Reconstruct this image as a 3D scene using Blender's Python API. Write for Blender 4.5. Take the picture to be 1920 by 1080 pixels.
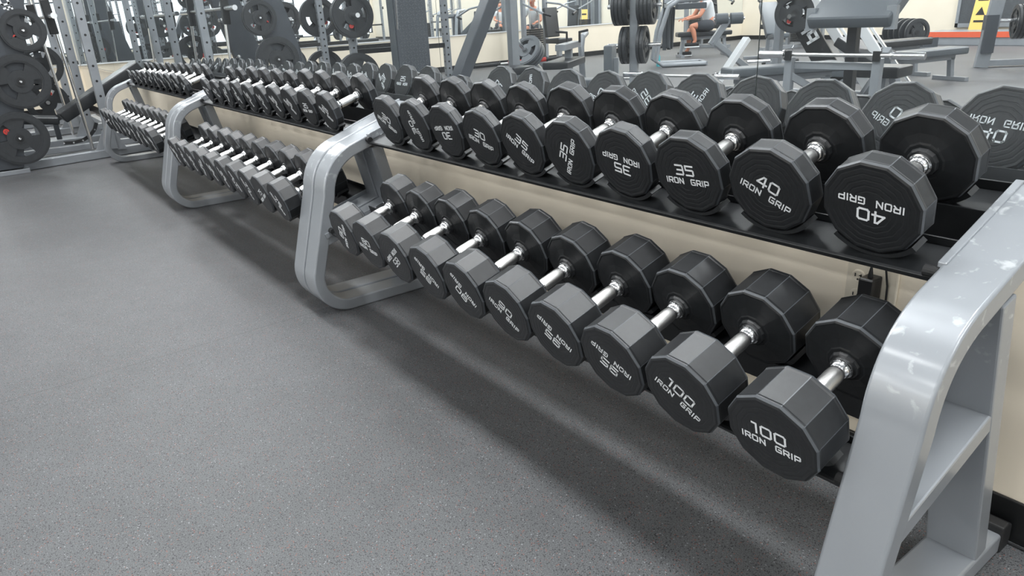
import bpy, bmesh, math, random
from mathutils import Vector, Matrix, Euler
random.seed(7)
PI = math.pi
def R(d): return math.radians(d)
for o in list(bpy.data.objects): bpy.data.objects.remove(o)
sc = bpy.context.scene
C = sc.collection

# ------------------------------------------------------------------ camera
F_PX = 1356.8
YAW, PITCH, ROLL = R(54.171), R(21.226), R(3.173)
CAM = Vector((0.2936, -0.9823, 1.1506))
WY = 0.6234                    # the mirror wall
fwd = Vector((-math.sin(YAW)*math.cos(PITCH), math.cos(YAW)*math.cos(PITCH), -math.sin(PITCH)))
r0 = Vector((math.cos(YAW), math.sin(YAW), 0)); d0 = fwd.cross(r0)
rr = math.cos(ROLL)*r0 + math.sin(ROLL)*d0
dd = -math.sin(ROLL)*r0 + math.cos(ROLL)*d0
cam = bpy.data.cameras.new('camera'); co = bpy.data.objects.new('camera', cam); C.objects.link(co)
M = Matrix((rr, -dd, -fwd)).transposed().to_4x4(); M.translation = CAM
co.matrix_world = M
cam.sensor_width = 36; cam.lens = F_PX/1920*36; cam.clip_start = .02; cam.clip_end = 300
sc.camera = co

# ------------------------------------------------------------------ world, exposure
w = bpy.data.worlds.new('world'); sc.world = w; w.use_nodes = True
bg = w.node_tree.nodes['Background']; bg.inputs[0].default_value = (.93, .965, 1, 1); bg.inputs[1].default_value = 1.9
sc.view_settings.view_transform = 'Standard'; sc.view_settings.look = 'None'
sc.view_settings.exposure = 0.0; sc.view_settings.gamma = 1; sc.view_settings.use_curve_mapping = False

# room extents
XL, XR, YF, ZC = -12.6, 9.0, -15.2, 4.6
SILL = .66
# ceiling light panels: (x, y) centres; each a fixture with its own area light (built further down)
LROWS = {-.15: 88, -3.9: 34, -7.8: 75, -11.2: 95, -14: 90}
LIGHTS = [(x, y) for y in LROWS for x in (-11, -8.2, -5.4, -2.6, .2, 3.4, 6.6)]

# ------------------------------------------------------------------ materials
def nmat(name, col, rough=.5, metal=0., coat=0., spec=.5, noise=None, bump=None, coatr=.1):
    m = bpy.data.materials.new(name); m.use_nodes = True
    nt = m.node_tree; b = nt.nodes['Principled BSDF']
    b.inputs['Base Color'].default_value = (*col, 1); b.inputs['Roughness'].default_value = rough
    b.inputs['Metallic'].default_value = metal; b.inputs['Coat Weight'].default_value = coat
    b.inputs['Coat Roughness'].default_value = coatr
    b.inputs['Specular IOR Level'].default_value = spec
    tc = nt.nodes.new('ShaderNodeTexCoord')
    if noise:
        sca, amt = noise
        n = nt.nodes.new('ShaderNodeTexNoise'); n.inputs['Scale'].default_value = sca; n.inputs['Detail'].default_value = 6
        nt.links.new(tc.outputs['Object'], n.inputs['Vector'])
        mr = nt.nodes.new('ShaderNodeMapRange'); mr.inputs['From Min'].default_value = .3; mr.inputs['From Max'].default_value = .7
        mr.inputs['To Min'].default_value = 1-amt; mr.inputs['To Max'].default_value = 1+amt
        nt.links.new(n.outputs['Fac'], mr.inputs['Value'])
        mx = nt.nodes.new('ShaderNodeMix'); mx.data_type = 'RGBA'; mx.blend_type = 'MULTIPLY'; mx.inputs[0].default_value = 1
        mx.inputs[6].default_value = (*col, 1)
        nt.links.new(mr.outputs[0], mx.inputs[7]); nt.links.new(mx.outputs[2], b.inputs['Base Color'])
    if bump:
        sca, st, di = bump
        n2 = nt.nodes.new('ShaderNodeTexNoise'); n2.inputs['Scale'].default_value = sca; n2.inputs['Detail'].default_value = 3
        nt.links.new(tc.outputs['Object'], n2.inputs['Vector'])
        bp = nt.nodes.new('ShaderNodeBump'); bp.inputs['Strength'].default_value = st; bp.inputs['Distance'].default_value = di
        nt.links.new(n2.outputs['Fac'], bp.inputs['Height']); nt.links.new(bp.outputs[0], b.inputs['Normal'])
    return m
def emat(name, col, s):
    m = bpy.data.materials.new(name); m.use_nodes = True; nt = m.node_tree
    b = nt.nodes['Principled BSDF']; b.inputs['Base Color'].default_value = (.8, .8, .8, 1)
    b.inputs['Emission Color'].default_value = (*col, 1); b.inputs['Emission Strength'].default_value = s
    return m
def S(r, g, b):                                       # sRGB 0-255 to linear
    f = lambda c: (c/255/12.92) if c/255 <= .04045 else ((c/255+.055)/1.055)**2.4
    return (f(r), f(g), f(b))

URETH = nmat('black_urethane', S(31, 33, 35), .4, noise=(60, .16), bump=(500, .12, .0006), spec=.5)
WORN_GLINT = nmat('worn_glint_urethane_edge', S(72, 76, 80), .38)  # paler edge colour: painted bevel highlights together with shiny wear
LETTER = nmat('white_lettering', S(235, 238, 240), .5)
CHROME = nmat('chrome', (.80, .81, .82), .2, 1)
KNURL = nmat('knurled_chrome', (.72, .72, .71), .34, 1, bump=(900, .5, .0006))
BLACKM = nmat('black_powder_coat', S(34, 36, 38), .36, noise=(25, .15), bump=(700, .1, .0004))
RUBBER = nmat('black_rubber', S(30, 31, 32), .6)
GREYP = nmat('silver_grey_paint', S(145, 150, 155), .42, metal=.25, coat=.35, noise=(9, .06), coatr=.16)
DGREY = nmat('dark_grey_paint', S(72, 77, 83), .4, metal=.1, noise=(6, .08))
WHITEP = nmat('white_paint', S(225, 228, 230), .4)
VINYL = nmat('grey_vinyl', S(88, 94, 99), .38, bump=(60, .15, .002))
BVINYL = nmat('black_vinyl', S(40, 43, 46), .36, bump=(60, .15, .002))
PLATEM = nmat('black_plate_rubber', S(50, 53, 56), .42, noise=(40, .12))
PLATEG = nmat('grey_iron_plate', S(110, 115, 119), .4, metal=.3)
RED = nmat('red_enamel', S(200, 60, 52), .5)
WALLM = nmat('cream_wall_paint', S(232, 222, 203), .55, noise=(2.2, .035), bump=(260, .12, .0012))
WALLW = nmat('pale_wall_paint', S(214, 216, 214), .6, noise=(2, .03))
BASEB = nmat('black_vinyl_baseboard', S(24, 25, 26), .35)
CEILM = nmat('ceiling_paint', S(176, 180, 184), .8)
IVORY = nmat('ivory_plastic', S(222, 214, 196), .35)
BPLAST = nmat('black_plastic', S(28, 29, 31), .38)
SKIN = nmat('skin', S(205, 140, 112), .5)
SHIRT = nmat('grey_shirt_cloth', S(196, 200, 202), .8)
SHORTS = nmat('dark_shorts_cloth', S(58, 62, 68), .85)
HAIR = nmat('brown_hair', S(90, 66, 50), .7)
YELLOW = nmat('yellow_plastic', S(235, 200, 110), .5)
ORANGE = nmat('orange_plastic', S(226, 100, 66), .5)
TEAL = nmat('teal_plastic', S(70, 165, 175), .4)
MESHM = nmat('dark_mesh_cloth', S(72, 76, 80), .7, noise=(90, .3))
PANEL = emat('light_panel_diffuser', (1, .99, .97), 3.0)

def floor_material():
    m = bpy.data.materials.new('speckled_rubber_floor'); m.use_nodes = True; nt = m.node_tree; L = nt.links
    b = nt.nodes['Principled BSDF']; b.inputs['Roughness'].default_value = .5; b.inputs['Specular IOR Level'].default_value = .45
    tc = nt.nodes.new('ShaderNodeTexCoord')
    def noise(sc_, det, rough=.5):
        n = nt.nodes.new('ShaderNodeTexNoise'); n.inputs['Scale'].default_value = sc_; n.inputs['Detail'].default_value = det
        n.inputs['Roughness'].default_value = rough; L.new(tc.outputs['Object'], n.inputs['Vector']); return n
    def ramp(src, stops):
        r = nt.nodes.new('ShaderNodeValToRGB'); L.new(src, r.inputs[0]); e = r.color_ramp.elements
        e[0].position, e[0].color = stops[0][0], (*stops[0][1], 1); e[1].position, e[1].color = stops[1][0], (*stops[1][1], 1)
        for p_, c_ in stops[2:]:
            q = e.new(p_); q.color = (*c_, 1)
        return r
    def mix(f, a, b_, mode='MIX'):
        x = nt.nodes.new('ShaderNodeMix'); x.data_type = 'RGBA'; x.blend_type = mode
        for s_, v in ((0, f), (6, a), (7, b_)):
            if isinstance(v, (int, float)): x.inputs[s_].default_value = v
            elif isinstance(v, tuple): x.inputs[s_].default_value = (*v, 1)
            else: L.new(v, x.inputs[s_])
        return x.outputs[2]
    grain = noise(330, 3, .6); blotch = noise(1.1, 4); mid = noise(9, 5)
    base = ramp(grain.outputs['Fac'], [(.33, S(60, 62, 64)), (.68, S(110, 112, 114))]).outputs[0]
    bl = ramp(blotch.outputs['Fac'], [(.3, (.86, .86, .86)), (.7, (1.08, 1.08, 1.08))]).outputs[0]
    c = mix(1., base, bl, 'MULTIPLY')
    c = mix(1., c, ramp(mid.outputs['Fac'], [(.3, (.93, .93, .93)), (.7, (1.06, 1.06, 1.06))]).outputs[0], 'MULTIPLY')
    # chips of reddish and pale rubber
    v = nt.nodes.new('ShaderNodeTexVoronoi'); v.inputs['Scale'].default_value = 240; L.new(tc.outputs['Object'], v.inputs['Vector'])
    sp = nt.nodes.new('ShaderNodeSeparateColor'); L.new(v.outputs['Color'], sp.inputs[0])
    def lt(src, thr, gt=False):
        q = nt.nodes.new('ShaderNodeMath'); q.operation = 'GREATER_THAN' if gt else 'LESS_THAN'; L.new(src, q.inputs[0]); q.inputs[1].default_value = thr; return q.outputs[0]
    def mul(a, b_):
        q = nt.nodes.new('ShaderNodeMath'); q.operation = 'MULTIPLY'; L.new(a, q.inputs[0]); L.new(b_, q.inputs[1]); return q.outputs[0]
    near = lt(v.outputs['Distance'], .42)
    c = mix(mul(near, lt(sp.outputs[0], .9, True)), c, S(122, 82, 74))
    c = mix(mul(near, lt(sp.outputs[1], .965, True)), c, S(138, 141, 143))
    c = mix(mul(near, lt(sp.outputs[2], .86, True)), c, S(48, 50, 52))
    # butt joints between the rolls, running towards the mirror wall
    sx = nt.nodes.new('ShaderNodeSeparateXYZ'); L.new(tc.outputs['Object'], sx.inputs[0])
    a = nt.nodes.new('ShaderNodeMath'); a.operation = 'ADD'; L.new(sx.outputs[0], a.inputs[0]); a.inputs[1].default_value = 2.47+3.66*8
    wob = nt.nodes.new('ShaderNodeMath'); wob.operation = 'MULTIPLY_ADD'; L.new(mid.outputs['Fac'], wob.inputs[0]); wob.inputs[1].default_value = .006; L.new(a.outputs[0], wob.inputs[2])
    f = nt.nodes.new('ShaderNodeMath'); f.operation = 'PINGPONG'; L.new(wob.outputs[0], f.inputs[0]); f.inputs[1].default_value = 1.83
    seam = lt(f.outputs[0], .0018)
    sm = nt.nodes.new('ShaderNodeMath'); sm.operation = 'MULTIPLY'; L.new(seam, sm.inputs[0]); sm.inputs[1].default_value = .55
    c = mix(sm.outputs[0], c, S(36, 38, 40))
    L.new(c, b.inputs['Base Color'])
    bp = nt.nodes.new('ShaderNodeBump'); bp.inputs['Strength'].default_value = .5; bp.inputs['Distance'].default_value = .0016
    L.new(grain.outputs['Fac'], bp.inputs['Height']); L.new(bp.outputs[0], b.inputs['Normal'])
    return m
FLOORM = floor_material()

def mirror_material():
    m = bpy.data.materials.new('dusty_mirror'); m.use_nodes = True; nt = m.node_tree; L = nt.links
    nt.nodes.remove(nt.nodes['Principled BSDF']); out = nt.nodes['Material Output']
    g = nt.nodes.new('ShaderNodeBsdfGlossy'); g.inputs['Color'].default_value = (.9, .935, .945, 1); g.inputs['Roughness'].default_value = 0
    d = nt.nodes.new('ShaderNodeBsdfDiffuse'); d.inputs['Color'].default_value = (.62, .66, .68, 1)
    x = nt.nodes.new('ShaderNodeMixShader'); x.inputs[0].default_value = .035
    L.new(g.outputs[0], x.inputs[1]); L.new(d.outputs[0], x.inputs[2]); L.new(x.outputs[0], out.inputs[0])
    return m
MIRROR = mirror_material()

def scuffed(name, col):
    """gloss paint with worn pale scuffs and scratches"""
    m = nmat(name, col, .38, metal=.25, coat=.6, coatr=.14); nt = m.node_tree; L = nt.links; b = nt.nodes['Principled BSDF']
    tc = nt.nodes.new('ShaderNodeTexCoord'); n = nt.nodes.new('ShaderNodeTexNoise'); n.inputs['Scale'].default_value = 34; n.inputs['Detail'].default_value = 8
    n.inputs['Distortion'].default_value = .5
    mp = nt.nodes.new('ShaderNodeMapping'); mp.inputs['Scale'].default_value = (1, 1, 1); L.new(tc.outputs['Object'], mp.inputs[0]); L.new(mp.outputs[0], n.inputs['Vector'])
    r = nt.nodes.new('ShaderNodeValToRGB'); L.new(n.outputs['Fac'], r.inputs[0])
    r.color_ramp.elements[0].position = .6; r.color_ramp.elements[1].position = .7
    # wear concentrates on the bend, which people brush past
    sx = nt.nodes.new('ShaderNodeSeparateXYZ'); L.new(tc.outputs['Object'], sx.inputs[0])
    mr = nt.nodes.new('ShaderNodeMapRange'); mr.inputs['From Min'].default_value = .5; mr.inputs['From Max'].default_value = .6; L.new(sx.outputs[2], mr.inputs['Value'])
    q = nt.nodes.new('ShaderNodeMath'); q.operation = 'MULTIPLY'; L.new(mr.outputs[0], q.inputs[0]); L.new(r.outputs[0], q.inputs[1])
    q2 = nt.nodes.new('ShaderNodeMath'); q2.operation = 'MULTIPLY'; L.new(q.outputs[0], q2.inputs[0]); q2.inputs[1].default_value = .42
    x = nt.nodes.new('ShaderNodeMix'); x.data_type = 'RGBA'; L.new(q2.outputs[0], x.inputs[0]); x.inputs[6].default_value = (*col, 1); x.inputs[7].default_value = (*S(228, 232, 234), 1)
    L.new(x.outputs[2], b.inputs['Base Color'])
    return m
FRAMEM = scuffed('scuffed_silver_paint', S(147, 152, 157))

# ------------------------------------------------------------------ mesh helpers
class MB:
    def __init__(s): s.v = []; s.f = []; s.m = []; s.mats = []; s.xf = None
    def _mi(s, mat):
        if mat not in s.mats: s.mats.append(mat)
        return s.mats.index(mat)
    def add(s, vs, fs, mat=None):
        o = len(s.v)
        for p in vs:
            p = Vector(p); s.v.append(s.xf @ p if s.xf is not None else p)
        k = s._mi(mat)
        for f in fs: s.f.append([o+i for i in f]); s.m.append(k)
        return s
    def box(s, c, d, mat=None, rot=None):
        x, y, z = d[0]/2, d[1]/2, d[2]/2
        vs = [Vector(p) for p in ((-x,-y,-z),(x,-y,-z),(x,y,-z),(-x,y,-z),(-x,-y,z),(x,-y,z),(x,y,z),(-x,y,z))]
        if rot: e = Euler(rot).to_matrix(); vs = [e @ p for p in vs]
        vs = [p+Vector(c) for p in vs]
        return s.add(vs, [(0,3,2,1),(4,5,6,7),(0,1,5,4),(1,2,6,5),(2,3,7,6),(3,0,4,7)], mat)
    def box2(s, a, b, mat=None):
        return s.box([(a[i]+b[i])/2 for i in range(3)], [abs(b[i]-a[i]) for i in range(3)], mat)
    def beam(s, p, q, w_, h_, mat=None, up=(0, 0, 1)):
        """rectangular tube p->q; w_ across, h_ along 'up'"""
        p, q = Vector(p), Vector(q); d = (q-p).normalized(); u = Vector(up)
        if abs(d.dot(u)) > .98: u = Vector((0, 1, 0))
        sd = d.cross(u).normalized(); u = sd.cross(d).normalized()
        vs = [c + sd*(a*w_/2) + u*(b*h_/2) for c in (p, q) for a, b in ((-1,-1),(1,-1),(1,1),(-1,1))]
        return s.add(vs, [(0,3,2,1)[::-1],(4,5,6,7)[::-1],(0,1,5,4)[::-1],(1,2,6,5)[::-1],(2,3,7,6)[::-1],(3,0,4,7)[::-1]], mat)
    def tube(s, pts, r, mat=None, n=10, cap=True, radii=None):
        pts = [Vector(p) for p in pts]; rings = []; pu = None
        for i, p in enumerate(pts):
            d = (pts[min(i+1, len(pts)-1)] - pts[max(i-1, 0)]).normalized()
            u = pu if pu is not None else (Vector((0, 0, 1)) if abs(d.z) < .9 else Vector((1, 0, 0)))
            a = d.cross(u).normalized(); u = a.cross(d).normalized(); pu = u
            rd = radii[i] if radii else r
            rings.append([p + a*(math.cos(t)*rd) + u*(math.sin(t)*rd) for t in [2*PI*k/n for k in range(n)]])
        vs = [q for g in rings for q in g]; fs = []
        for i in range(len(pts)-1):
            for k in range(n): fs.append((i*n+k, i*n+(k+1) % n, (i+1)*n+(k+1) % n, (i+1)*n+k))
        if cap: fs += [tuple(range(n))[::-1], tuple(range((len(pts)-1)*n, len(pts)*n))]
        return s.add(vs, fs, mat)
    def lathe(s, prof, axis='Y', n=24, mat=None, off=0., c=(0, 0, 0)):
        """prof: list of (along, radius)"""
        vs = []; fs = []
        for a, r in prof:
            for k in range(n):
                t = 2*PI*k/n+off; x, y = math.cos(t)*r, math.sin(t)*r
                v = {'Y': (x, a, y), 'X': (a, x, y), 'Z': (x, y, a)}[axis]
                vs.append((v[0]+c[0], v[1]+c[1], v[2]+c[2]))
        for i in range(len(prof)-1):
            for k in range(n):
                q = (i*n+k, i*n+(k+1) % n, (i+1)*n+(k+1) % n, (i+1)*n+k)
                fs.append(q if axis != 'Y' else q[::-1])
        fs.append(tuple(range(n))); fs.append(tuple(range((len(prof)-1)*n, len(prof)*n)))
        return s.add(vs, fs, mat)
    def prism(s, poly, a, b, plane='YZ', mat=None):
        """closed polygon in a plane, extruded from a to b along the third axis"""
        n = len(poly)
        mk = {'YZ': lambda p, t: (t, p[0], p[1]), 'XZ': lambda p, t: (p[0], t, p[1]), 'XY': lambda p, t: (p[0], p[1], t)}[plane]
        vs = [mk(p, a) for p in poly]+[mk(p, b) for p in poly]
        fs = [tuple(range(n)), tuple(range(n, 2*n))[::-1]]+[(i, (i+1) % n, n+(i+1) % n, n+i) for i in range(n)]
        return s.add(vs, fs, mat)
    def strip(s, outer, inner, a, b, mat=None):
        """band between two matched polylines in YZ, extruded in x (a bent rectangular tube)"""
        n = len(outer); vs = []
        for t in (a, b):
            vs += [(t, *p) for p in outer]; vs += [(t, *p) for p in inner]
        fs = []
        for i in range(n-1):
            fs.append((i, i+1, n+i+1, n+i)); fs.append((2*n+i, 3*n+i, 3*n+i+1, 2*n+i+1))
            fs.append((i, 2*n+i, 2*n+i+1, i+1)); fs.append((n+i, n+i+1, 3*n+i+1, 3*n+i))
        fs.append((0, n, 3*n, 2*n)); fs.append((n-1, 3*n-1, 4*n-1, 2*n-1))
        return s.add(vs, fs, mat)
    def pad(s, c, d, mat=None, rot=None, r=.02):
        """upholstered pad: box with rounded edges"""
        bm = bmesh.new(); bmesh.ops.create_cube(bm, size=1)
        for v in bm.verts: v.co = Vector((v.co.x*d[0], v.co.y*d[1], v.co.z*d[2]))
        bmesh.ops.bevel(bm, geom=list(bm.edges), offset=min(r, min(d)*.45), segments=3, profile=.6, affect='EDGES')
        e = Euler(rot).to_matrix() if rot else Matrix.Identity(3)
        bm.verts.ensure_lookup_table()
        s.add([e @ v.co + Vector(c) for v in bm.verts], [[v.index for v in f.verts] for f in bm.faces], mat); bm.free()
        return s
    def build(s, name, mat=None, parent=None, bevel=0, smooth=False, seg=2):
        me = bpy.data.meshes.new(name); me.from_pydata([tuple(p) for p in s.v], [], s.f)
        for mm in s.mats: me.materials.append(mm if mm is not None else mat)
        for i, p in enumerate(me.polygons): p.material_index = s.m[i]
        bm = bmesh.new(); bm.from_mesh(me); bmesh.ops.recalc_face_normals(bm, faces=bm.faces); bm.to_mesh(me); bm.free()
        if smooth:
            me.polygons.foreach_set('use_smooth', [True]*len(me.polygons))
            me.set_sharp_from_angle(angle=R(30))
        o = bpy.data.objects.new(name, me); C.objects.link(o)
        if parent is not None: o.parent = parent
        if bevel:
            b = o.modifiers.new('bevel', 'BEVEL'); b.width = bevel; b.segments = seg; b.limit_method = 'ANGLE'; b.angle_limit = R(35)
        return o
def thing(name, label, cat, loc=(0, 0, 0), rz=0, group=None, rot=None):
    o = bpy.data.objects.new(name, None); C.objects.link(o); o.empty_display_size = .1
    o.location = loc; o.rotation_euler = rot if rot else (0, 0, rz)
    o['label'] = label; o['category'] = cat
    if group: o['group'] = group
    return o
def tag(o, label, cat, group=None):
    o['label'] = label; o['category'] = cat
    if group: o['group'] = group
    return o
def struct(name, mb, mat=None, **k):
    o = mb.build(name, mat, **k); o['kind'] = 'structure'; return o
def dup(root, loc=None, rot=None, label=None, group=None):
    def cp(o, par):
        c = o.copy(); C.objects.link(c); c.parent = par
        for ch in list(kids.get(o.name, [])): cp(ch, c)
        return c
    kids = {}
    def walk(o):
        kids[o.name] = list(o.children)
        for ch in o.children: walk(ch)
    walk(root)
    r = cp(root, None)
    if loc is not None: r.location = loc
    if rot is not None: r.rotation_euler = rot
    if label: r['label'] = label
    if group: r['group'] = group
    return r
def arc(cx, cy, r, a0, a1, n):
    return [(cx+r*math.cos(R(a0+(a1-a0)*i/n)), cy+r*math.sin(R(a0+(a1-a0)*i/n))) for i in range(n+1)]

# ------------------------------------------------------------------ the room
struct('floor', MB().box2((XL-.2, YF-.2, -.1), (XR+.2, WY+.2, 0)), FLOORM)
struct('ceiling', MB().box2((XL-.2, YF-.2, ZC), (XR+.2, WY+.2, ZC+.1)), CEILM)
struct('wall_back', MB().box2((XL-.2, WY, 0), (XR+.2, WY+.15, SILL), WALLM).box2((XL-.2, WY+.012, SILL), (XR+.2, WY+.15, ZC), WALLW))
struct('wall_left', MB().box2((XL-.15, YF, 0), (XL, WY, SILL), WALLM).box2((XL-.15, YF, SILL), (XL-.012, WY, ZC), WALLW))
struct('wall_front', MB().box2((XL-.2, YF-.15, 0), (XR+.2, YF, ZC)), WALLM)
# right wall: storefront windows
wr = MB().box2((XR, YF, 0), (XR+.15, WY, .3), WALLM).box2((XR, YF, 3.0), (XR+.15, WY, ZC), WALLM)
nW = 6; bay = (WY-YF)/nW
for i in range(nW+1): wr.box2((XR, YF+i*bay-.12, .3), (XR+.15, YF+i*bay+.12, 3.0), WALLM)
struct('wall_right', wr)
for i in range(nW):
    y0, y1 = YF+i*bay+.12, YF+(i+1)*bay-.12
    f = MB()
    for yy in (y0+.025, (y0+y1)/2, y1-.025): f.box2((XR+.03, yy-.025, .3), (XR+.1, yy+.025, 3.0))
    for zz in (.325, 2.2, 2.975): f.box2((XR+.03, y0, zz-.025), (XR+.1, y1, zz+.025))
    struct('window_%d' % (i+1), f, DGREY)
struct('baseboard_back', MB().box2((XL, WY-.008, 0), (XR, WY, .102)), BASEB, bevel=.003)
struct('baseboard_left', MB().box2((XL, YF, 0), (XL+.008, WY, .102)), BASEB)
struct('baseboard_front', MB().box2((XL, YF, 0), (XR, YF+.008, .102)), BASEB)
# ceiling fixtures
fx = thing('ceiling_light', 'white rectangular light panel set in the ceiling', 'ceiling light', (LIGHTS[0][0], LIGHTS[0][1], ZC), 0, 'rectangular ceiling light panels')
mb = MB()
for sx_, sy_, dx_, dy_ in ((0, -.31, 1.26, .04), (0, .31, 1.26, .04), (-.61, 0, .04, .58), (.61, 0, .04, .58)): mb.box((sx_, sy_, -.02), (dx_, dy_, .04))
mb.build('frame', WHITEP, fx)
MB().box((0, 0, -.012), (1.18, .58, .01)).build('diffuser', PANEL, fx)
for x, y in LIGHTS[1:]: dup(fx, (x, y, ZC))
for i, (x, y) in enumerate(LIGHTS):
    l = bpy.data.lights.new('panel_light', 'AREA'); l.shape = 'RECTANGLE'; l.size = 1.15; l.size_y = .55; l.energy = LROWS[y]; l.color = (.98, .99, 1)
    lo = bpy.data.objects.new('panel_light', l); C.objects.link(lo); lo.location = (x, y, ZC-.025)

# mirrors on the wall behind the racks, in tall panels butted edge to edge
edges = [-.84+1.497*k for k in range(-8, 7)]
edges = [e for e in edges if XL+.05 < e < XR-.05]
edges = [XL+.012]+edges+[XR-.01]
names = {0: 'in the far left corner'}
for i in range(len(edges)-1):
    a, b = edges[i]+.0015, edges[i+1]-.0015
    o = MB().box2((a, WY, SILL+.004), (b, WY+.006, 2.75)).build('mirror_panel', MIRROR)
    if a < -12: lab = 'tall wall mirror panel in the far left corner of the gym'
    elif a < -7.3: lab = 'tall wall mirror panel beyond the far end of the racks'
    elif a < -4.9: lab = 'tall wall mirror panel behind the farthest dumbbell rack'
    elif a < -2.5: lab = 'tall wall mirror panel behind the middle dumbbell rack'
    elif a < -.2: lab = 'tall wall mirror panel behind the nearest dumbbell rack'
    else: lab = 'tall wall mirror panel beyond the right end of the racks'
    tag(o, lab, 'mirror', lab.replace('tall wall mirror panel', 'mirror panels'))
yy = WY-.014
k = 0
while yy > YF+.3:
    y2 = max(yy-2.0, YF+.02)
    tag(MB().box2((XL-.006, y2+.002, SILL+.02), (XL, yy-.002, 2.75)).build('mirror_panel', MIRROR),
        'wall mirror panel on the end wall above the cream wainscot', 'mirror', 'end wall mirror panels'); yy = y2
    k += 1
struct('trim_1', MB().box2((XL-.004, YF, SILL), (XL+.02, WY-.01, SILL+.018)), WHITEP)
struct('trim_2', MB().box2((XL, WY-.006, SILL-.012), (XR, WY+.004, SILL+.004)), CHROME)

# ------------------------------------------------------------------ dumbbells
GL = {  # strokes on a 1 x 1 cell, squared sans-serif capitals
 'I': (.25, [[(.12,0),(.12,1)]]),
 'R': (1, [[(.08,0),(.08,1),(.85,1),(.92,.9),(.92,.5),(.85,.42),(.08,.42)], [(.5,.42),(.95,0)]]),
 'O': (1, [[(.18,0),(.82,0),(.93,.12),(.93,.88),(.82,1),(.18,1),(.07,.88),(.07,.12),(.18,0)]]),
 'N': (1, [[(.08,0),(.08,1),(.92,0),(.92,1)]]),
 'G': (1, [[(.93,1),(.18,1),(.07,.88),(.07,.12),(.18,0),(.93,0),(.93,.5),(.5,.5)]]),
 'P': (1, [[(.08,0),(.08,1),(.85,1),(.92,.9),(.92,.46),(.85,.38),(.08,.38)]]),
 'E': (.95, [[(.92,1),(.08,1),(.08,0),(.92,0)], [(.08,.5),(.85,.5)]]),
 'C': (1, [[(.93,1),(.18,1),(.07,.88),(.07,.12),(.18,0),(.93,0)]]),
 ' ': (1.15, []),
 '0': (1, [[(.2,0),(.8,0),(.93,.14),(.93,.86),(.8,1),(.2,1),(.07,.86),(.07,.14),(.2,0)]]),
 '1': (.55, [[(.05,1),(.4,1),(.4,0)]]),
 '2': (1, [[(.07,1),(.85,1),(.93,.9),(.93,.58),(.85,.5),(.15,.5),(.07,.42),(.07,0),(.93,0)]]),
 '3': (1, [[(.07,1),(.85,1),(.93,.9),(.93,.1),(.85,0),(.07,0)], [(.25,.5),(.93,.5)]]),
 '4': (1, [[(.75,0),(.75,1),(.55,1),(.06,.3),(.98,.3)]]),
 '5': (1, [[(.93,1),(.08,1),(.08,.56),(.85,.56),(.93,.48),(.93,.1),(.85,0),(.07,0)]]),
 '6': (1, [[(.9,1),(.18,1),(.07,.88),(.07,.1),(.15,0),(.85,0),(.93,.1),(.93,.48),(.85,.56),(.07,.56)]]),
 '7': (1, [[(.07,1),(.93,1),(.93,.85),(.4,0)]]),
 '8': (1, [[(.18,0),(.82,0),(.93,.12),(.93,.88),(.82,1),(.18,1),(.07,.88),(.07,.12),(.18,0)], [(.07,.52),(.93,.52)]]),
 '9': (1, [[(.1,0),(.82,0),(.93,.12),(.93,.9),(.85,1),(.15,1),(.07,.9),(.07,.52),(.15,.44),(.93,.44)]]),
}
def letters(mb, text, cx, cz, h, wid, y, flip=1, sw=.2, depth=.0007, gap=.22):
    """strokes in the XZ plane at height y; flip=-1 reads correctly from +y"""
    tot = sum(GL[c][0]*wid+gap*wid for c in text)-gap*wid; x = -tot/2
    for ch in text:
        w1, st = GL[ch]
        for pl in st:
            P = [Vector((x+px*wid, pz*h)) for px, pz in pl]
            t = h*sw
            closed = (P[0]-P[-1]).length < 1e-9
            for i in range(len(P)-1):
                a, b = P[i], P[i+1]; d = (b-a).normalized(); n = Vector((-d.y, d.x))*t/2
                e = d*t/2*.85
                a2 = a-e; b2 = b+e
                q = [a2-n, b2-n, b2+n, a2+n]
                vs = [(flip*(cx+v.x), yy_, cz+v.y) for yy_ in (y, y-flip*depth) for v in q]
                mb.add(vs, [(0,1,2,3),(4,7,6,5),(0,4,5,1),(1,5,6,2),(2,6,7,3),(3,7,4,0)])
        x += w1*wid+gap*wid
HANDLE = .142
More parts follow.
